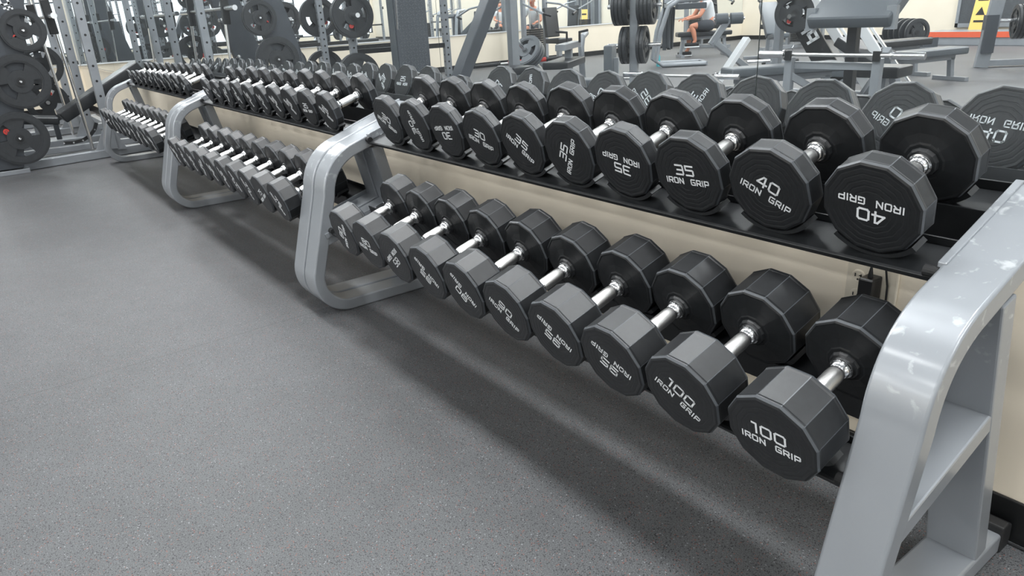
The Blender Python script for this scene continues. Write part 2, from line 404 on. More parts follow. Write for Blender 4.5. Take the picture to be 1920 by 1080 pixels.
def head_mesh(Rr, T):
    """a 12-sided head; outer face at y=0, inner face towards +y"""
    prof = [(.0005, .0005), (.0005, .28*Rr)]
    for q in (.38, .5, .62, .74, .86):
        prof += [(.0004, (q-.012)*Rr), (.0007, q*Rr), (.0007, (q+.02)*Rr), (.0003, (q+.034)*Rr)]
    i0 = len(prof)
    prof += [(0, .935*Rr), (.002, .975*Rr), (.0065, Rr), (.0085, Rr), (.012, .991*Rr), (T-.012, .991*Rr), (T-.0085, Rr), (T-.0065, Rr), (T-.002, .975*Rr), (T, .94*Rr)]
    prof += [(T-.001, .9*Rr), (T+.003, .6*Rr), (T+.007, .42*Rr), (T+.0085, .036), (T+.0085, .030), (T+.014, .0285), (T+.016, .026), (T+.016, .0005)]
    # 12 corners, each with a narrow chamfer
    ang = []
    for k in range(12):
        c_ = PI/12+k*PI/6; ang += [c_-R(.55), c_+R(.55)]
    n = 24; mb = MB(); vs = []
    for a_, r_ in prof:
        for t in ang: vs.append((math.cos(t)*r_, a_, math.sin(t)*r_))
    body, worn = [], []
    for i in range(len(prof)-1):
        for k in range(n):
            q = (i*n+k, i*n+(k+1) % n, (i+1)*n+(k+1) % n, (i+1)*n+k)
            w_ = (i in (i0+1, i0+7)) or (k % 2 == 0 and i0+1 <= i <= i0+7)  # rim and corner bands that take the painted highlight and wear colour
            (worn if w_ else body).append(q)
    body += [tuple(range(n)), tuple(range((len(prof)-1)*n, len(prof)*n))]
    mb.add(vs, body, URETH)
    k = mb._mi(WORN_GLINT)
    for f in worn: mb.f.append(list(f)); mb.m.append(k)
    return mb
dbcache = {}
def make_dumbbell(wt, Rr, T):
    key = (wt, Rr, T)
    if key in dbcache: return dbcache[key]
    root = bpy.data.objects.new('dumbbell', None); root.empty_display_size = .1
    half = HANDLE/2+T
    def unl(o): return o
    hb = head_mesh(Rr, T)
    h1 = hb.build('head', URETH, None, smooth=False); h1.location = (0, -half, 0)
    h2 = h1.copy(); C.objects.link(h2); h2.location = (0, half, 0); h2.rotation_euler = (0, 0, PI)
    lt = MB(); s_ = Rr/.0945
    letters(lt, 'IRON GRIP', 0, -.021*s_, .013*s_, .0122*s_, -.0001, 1, sw=.19, gap=.27)
    letters(lt, wt, -.002, .002*s_, .0225*s_, .0235*s_, -.0001, 1, sw=.17, gap=.2)
    l1 = lt.build('lettering', LETTER, None)
    l2 = l1.copy(); C.objects.link(l2)
    hd = MB()
    e = HANDLE/2-.012
    hd.lathe([(-e, .0222), (-e+.009, .0222), (-e+.0105, .0195), (-e+.013, .0195), (-e+.021, .0172), (-e+.0225, .0158),
              (e-.0225, .0158), (e-.021, .0172), (e-.013, .0195), (e-.0105, .0195), (e-.009, .0222), (e, .0222)], 'Y', 32, CHROME)
    hd.lathe([(-e+.027, .0159), (-e+.031, .0166), (-.02, .0172), (.02, .0172), (e-.031, .0166), (e-.027, .0159)], 'Y', 28, KNURL)
    hh = hd.build('handle', CHROME, None, smooth=True)
    protos = (root, h1, h2, l1, l2, hh)
    for o in protos[1:]: C.objects.unlink(o)
    dbcache[key] = protos
    return protos
def place_dumbbell(wt, Rr, T, front, tilt, spin, label, group):
    """front: centre of the outer face nearest the room"""
    root, h1, h2, l1, l2, hh = make_dumbbell(wt, Rr, T)
    half = HANDLE/2+T
    ax = Vector((0, math.cos(tilt), math.sin(tilt)))
    r = root.copy(); C.objects.link(r); r.location = Vector(front)+ax*half
    r.rotation_euler = (Matrix.Rotation(tilt, 4, 'X') @ Matrix.Rotation(-spin, 4, 'Y')).to_euler()
    r['label'] = label; r['category'] = 'dumbbell'; r['group'] = group
    ho = []
    for h, l in ((h1, l1), (h2, l2)):
        a = h.copy(); C.objects.link(a); a.parent = r
        b = l.copy(); C.objects.link(b); b.parent = a
    a = hh.copy(); C.objects.link(a); a.parent = r
    return r

ORD = ['first', 'second', 'third', 'fourth', 'fifth', 'sixth', 'seventh', 'eighth', 'ninth', 'tenth']
TT, TB = R(18.2), R(16.93)                # tilt of the upper and lower tier
UNIT = 2.397; X0 = -.108                 # unit length, right side of the first rack
A_TOP = dict(y=.2652, z=.7812, R=.0945); A_BOT = dict(y=-.0069, z=.4271, R=.0925)
TOPX = [-.3335, -.545, -.752, -.953, -1.152, -1.352, -1.556, -1.760, -1.963, -2.165]
BOTX = [-.318, -.521, -.714, -.903, -1.094, -1.292, -1.487, -1.684, -1.873, -2.065]
def tier_pt(T_, Rref, tilt, u, n):
    """a point u along the tier from the front faces, n above the axis, in the YZ plane"""
    return (T_['y']+u*math.cos(tilt)-n*math.sin(tilt), T_['z']+u*math.sin(tilt)+n*math.cos(tilt))
dims_top = {'40': (.0945, .050), '35': (.0945, .045), '30': (.0925, .039), '25': (.084, .040), '20': (.080, .036), '15': (.076, .030), '12': (.074, .026), '10': (.072, .024), '8': (.068, .022), '5': (.062, .02)}
dims_bot = {'100': (.0925, .100), '95': (.0925, .095), '90': (.0925, .090), '85': (.0925, .085), '80': (.0925, .080), '75': (.0925, .076), '70': (.0925, .072), '65': (.0925, .068), '60': (.0925, .064), '55': (.0925, .058), '50': (.0925, .054), '45': (.0925, .050)}
W_TOP = [['40', '40', '35', '35', '35', '35', '30', '30', '30', '30'], ['25', '25', '25', '25', '20', '20', '20', '20', '15', '15'], ['15', '15', '12', '12', '10', '10', '8', '8', '5', '5']]
W_BOT = [['100', '100', '95', '95', '90', '90', '85', '85', '80', '80'], ['75', '75', '70', '70', '65', '65', '60', '60', '55', '55'], ['55', '55', '50', '50', '50', '50', '45', '45', '45', '45']]
SP_TOP = [[174, -26, 2, 171, 61, -41, -17, 186, 102, -30], [-35, 0, -40, -45, -50, -60, 110, 60, -20, 170], [20, 140, -70, -50, 80, 200, 30, -30, 120, 60]]
SP_BOT = [[-2, -34, 149, 143, -40, 130, 135, 213, -8, 62], [-60, 25, -70, 120, -65, -50, 60, -60, 100, -60], [-50, 130, 60, -70, 20, 150, -60, 70, 190, 10]]
RACKN = ['nearest', 'middle', 'farthest']
for u_ in range(3):
    for tier, WT, SP, XS, DM, T_, tl in (('upper', W_TOP, SP_TOP, TOPX, dims_top, A_TOP, TT), ('lower', W_BOT, SP_BOT, BOTX, dims_bot, A_BOT, TB)):
        for i in range(10):
            wt = WT[u_][i]; Rr, Th = DM[wt]
            n = -(T_['R']-Rr)
            y, z = tier_pt(T_, 0, tl, 0, n)
            if u_ == 0: lab = 'black %s pound dumbbell, %s from the right on the %s tier of the nearest rack' % (wt, ORD[i], tier)
            else: lab = 'black dumbbell, %s from the right on the %s tier of the %s rack' % (ORD[i], tier, RACKN[u_])
            place_dumbbell(wt, Rr, Th, (XS[i]-u_*UNIT, y, z), tl, R(SP[u_][i]), lab, 'dumbbells on the %s tier of the %s rack' % (tier, RACKN[u_]))

# ------------------------------------------------------------------ dumbbell racks
TW = .102; TH = .048
def frame_polys():
    """outer and inner outline of the bent tube: rear end of the base, round the toe, up the front leg, over the bend, back along the top"""
    ctr = [(.565, .024), (.16, .024)]
    ctr += arc(.13, .152, .128, -92, -192, 18)
    # front leg
    p1 = ctr[-1]
    ctr += [(.094, .49)]
    # bend
    P0, P1, P2 = Vector((.094, .49)), Vector((.1075, .612)), Vector((.215, .654))
    ctr += [tuple(P0*(1-t)**2+P1*2*t*(1-t)+P2*t*t) for t in [k/14 for k in range(1, 15)]]
    ctr += [(.565, .654+(.565-.215)*math.tan(R(19)))]
    pts = [Vector(p) for p in ctr]
    out, inn = [], []
    for i, p in enumerate(pts):
        if i == 0: d = (pts[1]-pts[0]).normalized()
        elif i == len(pts)-1: d = (pts[-1]-pts[-2]).normalized()
        else:
            d1 = (p-pts[i-1]).normalized(); d2 = (pts[i+1]-p).normalized(); d = (d1+d2).normalized()
        n = Vector((-d.y, d.x)); 
        kk = 1/max(.6, abs(n.dot(Vector((-(p-pts[i-1]).normalized().y, (p-pts[i-1]).normalized().x))))) if i else 1
        inn.append(tuple(p-n*TH/2*kk)); out.append(tuple(p+n*TH/2*kk))
    return out, inn
def rack(u_):
    t = thing('dumbbell_rack', ['silver grey two-tier dumbbell rack nearest the camera, loaded with 30 to 100 pound dumbbells',
              'middle silver grey two-tier dumbbell rack of the three along the mirror',
              'farthest silver grey two-tier dumbbell rack, at the left end of the row'][u_], 'dumbbell rack', (X0-u_*UNIT, 0, 0), 0, 'dumbbell racks along the mirror wall')
    o_, i_ = frame_polys()
    L_ = UNIT-.013
    for xa in (0, -(L_-TW)):
        f = MB(); f.strip(o_, i_, xa-TW, xa)
        fr = f.build('end_frame', FRAMEM, t, bevel=.006, seg=3, smooth=True)
        MB().beam((xa-TW/2, .325, .655), (xa-TW/2, .462, .045), TW-.004, .05, None, up=(0, 1, .3)).build('rear_leg', FRAMEM, fr, bevel=.004)
        # lower tier strut
        MB().beam((xa-TW/2, .058, .312), (xa-TW/2, .385, .312+.327*math.tan(TB)), TW-.006, .04, None).build('strut', FRAMEM, fr, bevel=.004)
        pf = MB()
        pf.prism([(.555, .0), (.6, .0), (.606, .02), (.603, .055), (.58, .068), (.555, .066)], xa-TW-.003, xa+.003)
        pf.build('rear_foot', RUBBER, fr, bevel=.004)
        MB().box((xa-TW/2, .205, .002), (.09, .04, .006)).build('foot_pad', RUBBER, fr)
        MB().box((xa-TW/2, .555, .002), (.09, .04, .004)).build('foot_pad', RUBBER, fr)
        ins = -1 if xa == 0 else 1; xi = xa-TW if xa == 0 else xa
        # raised cover strip on the inner edge of the sloping top
        yA, yB = .285, .56; zt = lambda y: .654+(y-.215)*math.tan(R(19))+TH/2/math.cos(R(19))
        cs = MB(); cs.prism([(yA, zt(yA)-.02), (yB, zt(yB)-.02), (yB, zt(yB)+.004), (yA, zt(yA)+.004)], xi+ins*.006, xi-ins*.009)
        cs.build('cover_strip', FRAMEM, t, bevel=.002)
        # bracket plates bolted to the inner face of the frame, where the shelves land
        for T_, tl, us in ((A_TOP, TT, (.0, .30)), (A_BOT, TB, (.03, .36))):
            pl = []
            for u, n in ((us[0], -.115), (us[1], -.115), (us[1], -.096), (us[0], -.096)): pl.append(tier_pt(T_, 0, tl, u, n))
            bp = MB(); bp.prism(pl, xi, xi+ins*.006)
            bo = bp.build('shelf_bracket', GREYP, fr)
            for u in (us[0]+.05, us[0]+.09, us[1]-.09, us[1]-.05):
                y, z = tier_pt(T_, 0, tl, u, -.1055)
                MB().lathe([(0, .008), (.006, .008), (.008, .006)] if ins > 0 else [(-.008, .006), (-.006, .008), (0, .008)], 'X', 6, CHROME, c=(xi+ins*.006, y, z)).build('bolt', CHROME, bo)
    # shelves
    xa, xb = -TW-.001, -(L_-TW)+.001
    for name, T_, tl, u_rear, uf, ub, fl in (('upper_shelf', A_TOP, TT, .185, -.012, .078, .08), ('lower_shelf', A_BOT, TB, .25, .058, .148, .045)):
        Rr = T_['R']; n0 = -Rr-.007
        def P(u, n): return tier_pt(T_, 0, tl, u, n)
        s_ = MB()
        s_.prism([P(uf, n0), P(uf, n0-.004), P(ub, n0-.004), P(ub, n0)], xa, xb)        # front tray
        s_.prism([P(uf, n0), P(uf-.005, n0-.003), P(uf-.002, n0-.014), P(uf+.002, n0-.014), P(uf+.002, n0)], xa, xb)
        s_.prism([P(ub, n0-.03), P(ub, n0+.016), P(ub+.004, n0+.016), P(ub+.004, n0-.03)], xa, xb)       # its upstand
        fr_ = s_.build('front_rail', BLACKM, t, bevel=.0012)
        ye, ze = P(uf+.002, n0+.006)
        for xe in (xa-.012, xb+.012): MB().lathe([(-.012, .011), (.012, .011)], 'X', 16, c=(xe, ye, ze)).build('end_bumper', RUBBER, fr_)
        s2 = MB()
        ue = u_rear+.1
        s2.prism([P(u_rear, n0-.004), P(u_rear, n0), P(ue, n0), P(ue, n0-.004)], xa, xb)
        s2.prism([P(u_rear-.004, n0-fl), P(u_rear-.004, n0+.018), P(u_rear, n0+.018), P(u_rear, n0-fl)], xa, xb)
        s2.prism([P(ue, n0-.03), P(ue, n0+.02), P(ue+.004, n0+.02), P(ue+.004, n0-.03)], xa, xb)
        rr_ = s2.build('rear_rail', BLACKM, t, bevel=.0012)
        XS = TOPX if name == 'upper_shelf' else BOTX
        WT = (W_TOP if name == 'upper_shelf' else W_BOT)[u_]; DM = dims_top if name == 'upper_shelf' else dims_bot
        for i in range(10):
            x = XS[i]-X0; Rd, Th = DM[WT[i]]
            for u0, u1, par in ((max(.004, uf+.004), max(.03, min(Th-.006, ub-.006)), fr_), (HANDLE+Th+.012, min(HANDLE+Th+max(.03, Th-.006), ue-.006), rr_)):
                # cradle: an arc hugging the underside of the head, with raised horns
                sd = MB(); out, inn = [], []
                nc = -Rr+ (Rd-Rr)*0; cN = -(Rr-Rd)
                for k_ in range(15):
                    a = R(-90-47+94*k_/14); rr1 = Rd+.001; th = .006+.004*abs(k_-7)/7
                    inn.append((math.cos(a)*rr1, cN+math.sin(a)*rr1)); out.append((math.cos(a)*(rr1+th), cN+math.sin(a)*(rr1+th)))
                vs = []
                for u in (u0, u1):
                    for lst in (out, inn):
                        for px, pn in lst:
                            pn = max(pn, n0+.0005) if lst is out else pn
                            y, z = P(u, pn); vs.append((x+px, y, z))
                m_ = 15; fs = []
                for k_ in range(m_-1):
                    fs += [(k_, k_+1, m_+k_+1, m_+k_), (2*m_+k_, 3*m_+k_, 3*m_+k_+1, 2*m_+k_+1), (k_, 2*m_+k_, 2*m_+k_+1, k_+1), (m_+k_, m_+k_+1, 3*m_+k_+1, 3*m_+k_)]
                fs += [(0, m_, 3*m_, 2*m_), (m_-1, 3*m_-1, 4*m_-1, 2*m_-1)]
                sd.add(vs, fs); sd.build('saddle', BLACKM, par)
    return t
for u_ in range(3): rack(u_)

#@@BG@@
# ------------------------------------------------------------------ wall outlet, adapter and cord below the upper shelf
t = thing('wall_outlet', 'ivory wall outlet with a wide cover plate below the upper shelf', 'outlet', (-.485, WY, .49))
MB().box((0, -.004, 0), (.122, .008, .118)).build('cover_plate', IVORY, t, bevel=.003)
for dz in (.024, -.024):
    f = MB(); f.lathe([(-.0105, .0135), (-.0095, .0165), (-.006, .017)], 'Y', 24, IVORY, c=(-.031, 0, dz))
    fo = f.build('receptacle', IVORY, t)
    sl = MB(); sl.box((-.038, -.011, dz+.003), (.0022, .002, .008)).box((-.024, -.011, dz+.003), (.0022, .002, .0065)).lathe([(-.012, .0022), (-.01, .0022)], 'Y', 12, c=(-.031, 0, dz-.007))
    sl.box((-.0255, -.011, dz+.003), (.006, .002, .0022))
    sl.build('slots', BPLAST, fo)
t = thing('power_adapter', 'black rectangular power adapter plugged into the wall outlet', 'adapter', (-.475, WY-.009, .487))
MB().box((0, -.024, 0), (.034, .046, .085)).build('body', BPLAST, t, bevel=.004)
MB().tube([(0, -.026, .042), (0, -.026, .052), (0, -.026, .066)], .004, None, 10, radii=[.0062, .005, .0028]).build('strain_relief', RUBBER, t)
cd = MB().tube([(0, .009-.035, .55-.487)]+[(x+.475, y-WY+.009, z-.487) for x, y, z in ((-.474, WY-.034, .566), (-.462, WY-.028, .574), (-.450, WY-.02, .555), (-.444, WY-.014, .51), (-.443, WY-.012, .45), (-.447, WY-.012, .36), (-.45, WY-.014, .2), (-.44, WY-.02, .115), (-.42, WY-.026, .02), (-.36, WY-.03, .005), (-.2, WY-.02, .005), (.05, WY-.022, .005), (.4, WY-.02, .005))], .0024, BPLAST, 8).build('cord', BPLAST, t, smooth=True)

# ------------------------------------------------------------------ generic gym parts
def plate_mesh(Rr=.225, th=.045, holes=3, mat=None):
    """grip plate, axis X, centred"""
    mb = MB(); N = 48
    bands = [(.026, .042, th*.5), (.042, Rr*.42, th*.36), (Rr*.42, Rr*.70, th*.26), (Rr*.70, Rr*.76, th*.36), (Rr*.76, Rr*.93, th*.5), (Rr*.93, Rr, th*.36)]
    def solid(i, k):
        if i != 2: return True
        a = (k % (N//holes)); return not (4 <= a < N//holes-4)
    for i, (ra, rb, h) in enumerate(bands):
        for k in range(N):
            if not solid(i, k): continue
            a0, a1 = 2*PI*k/N, 2*PI*(k+1)/N
            q = [(ra, a0), (rb, a0), (rb, a1), (ra, a1)]
            vs = [(x, math.cos(a)*r, math.sin(a)*r) for x in (-h, h) for r, a in q]
            fs = [(0,1,2,3), (4,7,6,5), (0,4,5,1), (2,6,7,3)]
            if i == 2:
                if not solid(2, k-1): fs.append((0,1,5,4))
                if not solid(2, (k+1) % N): fs.append((2,3,7,6))
            fs += [(0,3,7,4), (1,5,6,2)]
            mb.add(vs, fs, mat)
    return mb
_pl = {}
def plate(label, loc, rot=(0, 0, 0), Rr=.225, th=.045, mat=None, group=None, emblem=None, name='weight_plate'):
    mat = mat or PLATEM; key = (Rr, th, mat.name, emblem)
    if key not in _pl:
        root = thing(name, label, 'weight plate', (0, 0, 0))
        plate_mesh(Rr, th).build('disc', mat, root, smooth=True)
        MB().lathe([(-th*.52, .026), (-th*.52, .033), (th*.52, .033), (th*.52, .026)], 'X', 20).build('hub_ring', BLACKM, root)
        if emblem:
            e = MB(); a = R(emblem); rr1 = Rr*.47; c_ = (0, math.cos(a)*rr1, math.sin(a)*rr1)
            e.lathe([(-th*.24, .024*Rr/.225), (th*.24, .024*Rr/.225)], 'X', 20, RED, c=c_)
            e.lathe([(-th*.25, .012*Rr/.225), (th*.25, .012*Rr/.225)], 'X', 16, PLATEM, c=c_)
            e.lathe([(-th*.26, .008*Rr/.225), (th*.26, .008*Rr/.225)], 'X', 16, RED, c=c_)
            e.build('round_emblem', RED, root)
        _pl[key] = root; o = root; o.location = loc; o.rotation_euler = rot
    else:
        o = dup(_pl[key], loc, rot, label)
    o['label'] = label
    if group: o['group'] = group
    elif 'group' in o: del o['group']
    return o
def barbell(label, a, b, r=.0145, sleeve=.3, rs=.025, mat=CHROME, name='barbell'):
    a, b = Vector(a), Vector(b); c = (a+b)/2; d = (b-a); L_ = d.length; d.normalize()
    t = thing(name, label, 'barbell', c, 0); t.rotation_euler = d.to_track_quat('X', 'Z').to_euler()
    h = L_/2
    MB().lathe([(-h+sleeve, r), (-h/2, r), (h/2, r), (h-sleeve, r)], 'X', 16).build('bar', KNURL, t, smooth=True)
    for s_ in (-1, 1):
        q = [(h-sleeve-.02, .014), (h-sleeve-.02, .037), (h-sleeve-.006, .037), (h-sleeve-.006, rs), (h-.003, rs), (h, rs-.004)]
        MB().lathe([(s_*x, r_) for x, r_ in (q if s_ > 0 else q)], 'X', 18).build('sleeve', mat, t, smooth=True)
    return t
def holes(mb, x, y, z0, z1, step, face='X', dx=.0255, w_=.02):
    z = z0
    while z < z1:
        if face == 'X':
            for s_ in (-1, 1): mb.lathe([(s_*dx-.0005, .011), (s_*dx+.0005, .011)], 'X', 12, BPLAST, c=(x, y, z))
        else:
            for s_ in (-1, 1): mb.lathe([(s_*dx-.0005, .011), (s_*dx+.0005, .011)], 'Y', 12, BPLAST, c=(x, y, z))
        z += step

# ------------------------------------------------------------------ smith machine at the far end of the row (and one more beyond)
def smith(label, x, y=0, panel=True):
    t = thing('smith_machine', label, 'weight machine', (x, y, 0))
    WX = 1.28
    for k, xx in enumerate((0, -WX)):
        b = MB(); b.beam((xx-.09, -1.0, .04), (xx-.33 if k == 0 else xx-.2, .5, .04), .09, .075)
        b.build('base_rail', GREYP, t, bevel=.006)
        MB().beam((xx-.22, .1, .075), (xx-.22, .1, 2.25), .06, .075, up=(0, 1, 0)).build('upright', GREYP, t, bevel=.004)
        hb = MB(); holes(hb, xx-.22, .1, .3, 2.2, .135, 'X', .0305); hb.build('upright_holes', BPLAST, t)
        # slanted storage panel
        if panel:
            p = MB(); p.prism([(-.98, .05), (-.66, .05), (-.10, 2.25), (-.42, 2.25)], xx-.09, xx)
            po = p.build('storage_panel', DGREY, t, bevel=.004)
            MB().box((xx-.045, -.82, .02), (.12, .4, .04)).build('panel_foot', GREYP, t, bevel=.004)
            lt = MB(); lt.xf = Matrix.Translation((xx+.0012, -.475+(0), 1.36)) @ Matrix.Rotation(R(90), 4, 'Z') @ Matrix.Rotation(R(90-14), 4, 'Y') @ Matrix.Identity(4)
            letters(lt, 'PRECOR', -.16, 0, .055, .06, 0, 1, sw=.26, depth=.001, gap=.3)
            lt.build('lettering', LETTER, po)
            for z, yy in ((1.175, -.385), (.77, -.505), (.305, -.63)):
                MB().lathe([(-.01, .024), (.055, .024), (.056, .013), (.075, .012), (.08, .008)], 'X', 16, c=(xx, yy, z)).build('storage_peg', CHROME, t, smooth=True)
        MB().tube([(xx-.22, -.07, .1), (xx-.22, -.17, 2.2)], .014, CHROME, 10).build('guide_rod', CHROME, t)
        MB().beam((xx-.22, -.135, 1.13), (xx-.22, -.15, 1.42), .06, .07, up=(0, 1, 0)).build('bar_carriage', BLACKM, t, bevel=.006)
        MB().beam((xx-.22, -.6, 2.25), (xx-.22, .35, 2.25), .06, .08).build('top_rail', GREYP, t, bevel=.004)
        MB().beam((xx-.22, .1, 2.2), (xx-.22, .1, 2.25), .06, .08).build('cap', BLACKM, t)
        MB().prism([(-.14+.08, .06), (.22, .06), (.1, .36)], xx-.225, xx-.215).build('gusset', GREYP, t)
    MB().beam((-.1, .46, .04), (-WX-.2, .46, .04), .07, .06).build('rear_cross_rail', GREYP, t)
    for z in (2.25,):
        for yy in (-.55, .3): MB().beam((-.2, yy, z), (-WX-.2, yy, z), .06, .06).build('top_cross_rail', GREYP, t)
    MB().lathe([(-WX-.5, .014), (.06, .014)], 'X', 14, c=(0, -.14, 1.28)).build('bar', KNURL, t)
    for a, b in ((-.17, .11), (-WX-.6, -WX-.3)): MB().lathe([(a, .025), (b, .025)], 'X', 16, c=(0, -.14, 1.28)).build('bar_sleeve', CHROME, t)
    return t
smith('silver smith machine with slanted dark plate panel at the left edge of the photo', -7.4)
smith('second smith machine standing behind the one at the left edge', -9.7, -.02, False)
for z, yy, nm in ((1.175, -.385, 'top'), (.77, -.505, 'middle'), (.305, -.63, 'bottom')):
    plate('black grip plate on the %s peg of the dark slanted panel, far left' % nm, (-7.4+.034, yy, z), (R({'top': 0, 'middle': 35, 'bottom': -25}[nm]), 0, 0), .172 if nm == 'top' else .225, .045, emblem=None if nm == 'middle' else (215 if nm == 'top' else 165))
for z, yy, nm, x in ((.82, -.17, 'upper', -9.2), (.44, -.2, 'lower', -9.2)):
    plate('black grip plate with red emblem, %s of two hanging behind the slanted panel' % nm, (x, yy, z), (R(30 if nm == 'upper' else -100), 0, 0), .21, .04, emblem=165)
t = thing('plate_stand', 'low dark plate stand between the two smith machines', 'plate rack', (-9.24, -.18, 0))
MB().beam((0, 0, .03), (0, 0, 1.0), .05, .05, up=(0, 1, 0)).build('post', DGREY, t)
MB().box((0, 0, .02), (.4, .35, .04)).build('base', DGREY, t, bevel=.004)
for z in (.82, .44): MB().lathe([(0, .02), (.08, .02)], 'X', 14, c=(0, 0.0 if z > .6 else -.02, z)).build('peg', CHROME, t)

def incline_bench(label, loc, rz, seat=.42, ang=32, mat=BVINYL, L1=1.0):
    t = thing('incline_bench', label, 'bench', loc, rz)
    MB().pad((.18, 0, seat), (.34, .28, .07), rot=(0, R(-8), 0)).build('seat_pad', mat, t, smooth=True)
    c, s_ = math.cos(R(ang)), math.sin(R(ang))
    MB().pad((-(.02+L1/2*c), 0, seat+L1/2*s_), (L1, .3, .11), rot=(0, R(ang), 0)).build('back_pad', mat, t, smooth=True)
    f = MB(); f.beam((.4, 0, .05), (-.9, 0, .05), .07, .06); f.beam((.2, 0, .06), (.2, 0, seat-.04), .06, .06, up=(0, 1, 0)); f.beam((-.45, 0, .06), (-.4, 0, seat+.2), .06, .06, up=(0, 1, 0))
    f.box((.4, 0, .03), (.07, .5, .05)); f.box((-.9, 0, .03), (.07, .6, .05))
    f.build('frame', GREYP, t, bevel=.005)
    for s2 in (-1, 1): MB().lathe([(s2*.25, .04), (s2*.3, .04)], 'Y', 14, c=(.4, 0, .04)).build('wheel', RUBBER, t)
    return t
incline_bench('black padded incline bench inside the smith machine, raised toward the mirror', (-8.25, -.22, 0), R(-90), .36, 28, L1=.9)
t = thing('resistance_strap', 'curved black strap with grey studs lying by the rails', 'strap', (-7.75, .0, .0))
sp = MB()
pts = [Vector((0, -.28, .17)), Vector((0, -.2, .165)), Vector((0, -.12, .175)), Vector((0, -.05, .21)), Vector((0, .0, .26)), Vector((0, .03, .32))]
for i in range(5): sp.beam(pts[i], pts[i+1], .02, .03)
sp.build('strap', BLACKM, t)
for p in pts[:5]: MB().lathe([(.01, .008), (.013, .008)], 'X', 10, c=p).build('stud', CHROME, t)

# ------------------------------------------------------------------ power racks
def power_rack(label, loc, rz, w_=1.15, d_=1.1, h_=2.3, plates=0, mat=GREYP):
    t = thing('power_rack', label, 'power rack', loc, rz)
    for sx in (-1, 1):
        for sy in (-1, 1):
            MB().beam((sx*w_/2, sy*d_/2, .0), (sx*w_/2, sy*d_/2, h_), .07, .07, up=(0, 1, 0)).build('upright', mat, t, bevel=.004)
            hb = MB(); holes(hb, sx*w_/2, sy*d_/2, .3, h_-.1, .075, 'X', .0355); holes(hb, sx*w_/2, sy*d_/2, .3, h_-.1, .075, 'Y', .0355)
            hb.build('upright_holes', BPLAST, t)
        MB().beam((sx*w_/2, -d_/2, .04), (sx*w_/2, d_/2, .04), .07, .07).build('base_rail', mat, t)
        MB().beam((sx*w_/2, -d_/2, h_), (sx*w_/2, d_/2, h_), .07, .07).build('top_rail', mat, t)
        MB().box((sx*w_/2, 0, .78), (.05, d_, .05)).build('safety_arm', BLACKM, t)
        for z in (.55, 1.15, 1.6): MB().lathe([(0, .024), (sx*.3, .024)], 'X', 14, c=(sx*w_/2, d_/2, z)).build('storage_peg', CHROME, t)
        MB().box((sx*w_/2, -d_/2-.06, 1.35), (.05, .1, .09)).build('bar_hook', BLACKM, t)
    for sy in (-1, 1): MB().beam((-w_/2, sy*d_/2, h_), (w_/2, sy*d_/2, h_), .07, .07).build('cross_beam', mat, t)
    MB().lathe([(-w_/2, .017), (w_/2, .017)], 'X', 12, c=(0, -d_/2, h_-.12)).build('pull_up_bar', CHROME, t)
    M_ = Matrix.Translation(Vector(loc)) @ Matrix.Rotation(rz, 4, 'Z')
    q = 0
    for sx in (-1, 1):
        for z in (.55, 1.15, 1.6)[:plates]:
            for j in range(2):
                p = M_ @ Vector((sx*(w_/2+.07+j*.048), d_/2, z))
                plate('weight plate on '+label.replace('power rack', 'rack').replace(' with plates', '').replace(' standing', ''), p, (R(17*q), 0, rz), (.225 if z < 1.3 else .17), .045, group='plates stored on the pegs of the '+label, emblem=(165 if j == 1 else None)); q += 1
    return t
power_rack('silver power rack with plates seen in mirror behind the middle rack', (-7.8, -1.95, 0), R(8), plates=2)
power_rack('silver power rack with plates near the end wall wainscot', (-10.9, -2.2, 0), R(-4), plates=3)
power_rack('silver power rack with plates in the middle of the gym floor', (.6, -10.4, 0), R(20), plates=2)
power_rack('silver power rack with plates by the right hand wall', (5.6, -5.5, 0), R(90), plates=2)
power_rack('silver power rack with plates in the right half of the gym', (3.6, -3.4, 0), R(90), plates=2)

for x, y, a, lab in ((-1.5, -8.5, 90, 'silver power rack with plates across the gym floor'), (-2.1, -11.4, 80, 'silver power rack with plates near the far wall'),
                    (-.1, -6.5, 95, 'silver power rack with plates close to the middle of the gym'), (1.2, -5.6, 90, 'silver power rack with plates right of the curl bench')):
    power_rack(lab, (x, y, 0), R(a), plates=2)

# ------------------------------------------------------------------ cable tower with a treaded column and a leaning arm
t = thing('cable_tower', 'tall dark cable machine with a treaded column, seen in mirror', 'weight machine', (-6.66, -1.66, 0), R(8))
MB().box((0, 0, 1.15), (.2, .34, 2.3)).build('column', DGREY, t, bevel=.006)
tr = MB()
for i in range(60):
    for j in range(9):
        tr.box((.1015, -.13+j*.032, .1+i*.032), (.003, .03, .007), None, rot=(R(45 if (i+j) % 2 else -45), 0, 0))
        tr.box((-.1015, -.13+j*.032, .1+i*.032), (.003, .03, .007), None, rot=(R(45 if (i+j) % 2 else -45), 0, 0))
tr.build('tread_panel', VINYL, t)
for sy in (-1, 1):
    MB().box((0, sy*.175, 1.1), (.17, .006, 2.0)).build('side_cover', VINYL, t)
MB().box((.25, 0, .03), (.9, .5, .06)).build('base', GREYP, t, bevel=.005)
MB().tube([(.1, .2, 2.1), (.3, .25, 2.0), (.42, .25, 1.5), (.36, .25, 1.0)], .012, CHROME, 8).build('cable_handle', CHROME, t)
t = thing('leaning_press', 'plate press machine with a dark diagonal arm beside the treaded column', 'weight machine', (0, 0, 0))
MB().beam((-6.29, -2.60, 1.48), (-6.36, -1.80, .06), .13, .16, up=(1, 0, 0)).build('diagonal_arm', DGREY, t, bevel=.008)
MB().beam((-6.29, -2.60, 1.48), (-6.43, -2.84, 1.85), .13, .15, up=(1, 0, 0)).build('upper_arm', DGREY, t, bevel=.008)
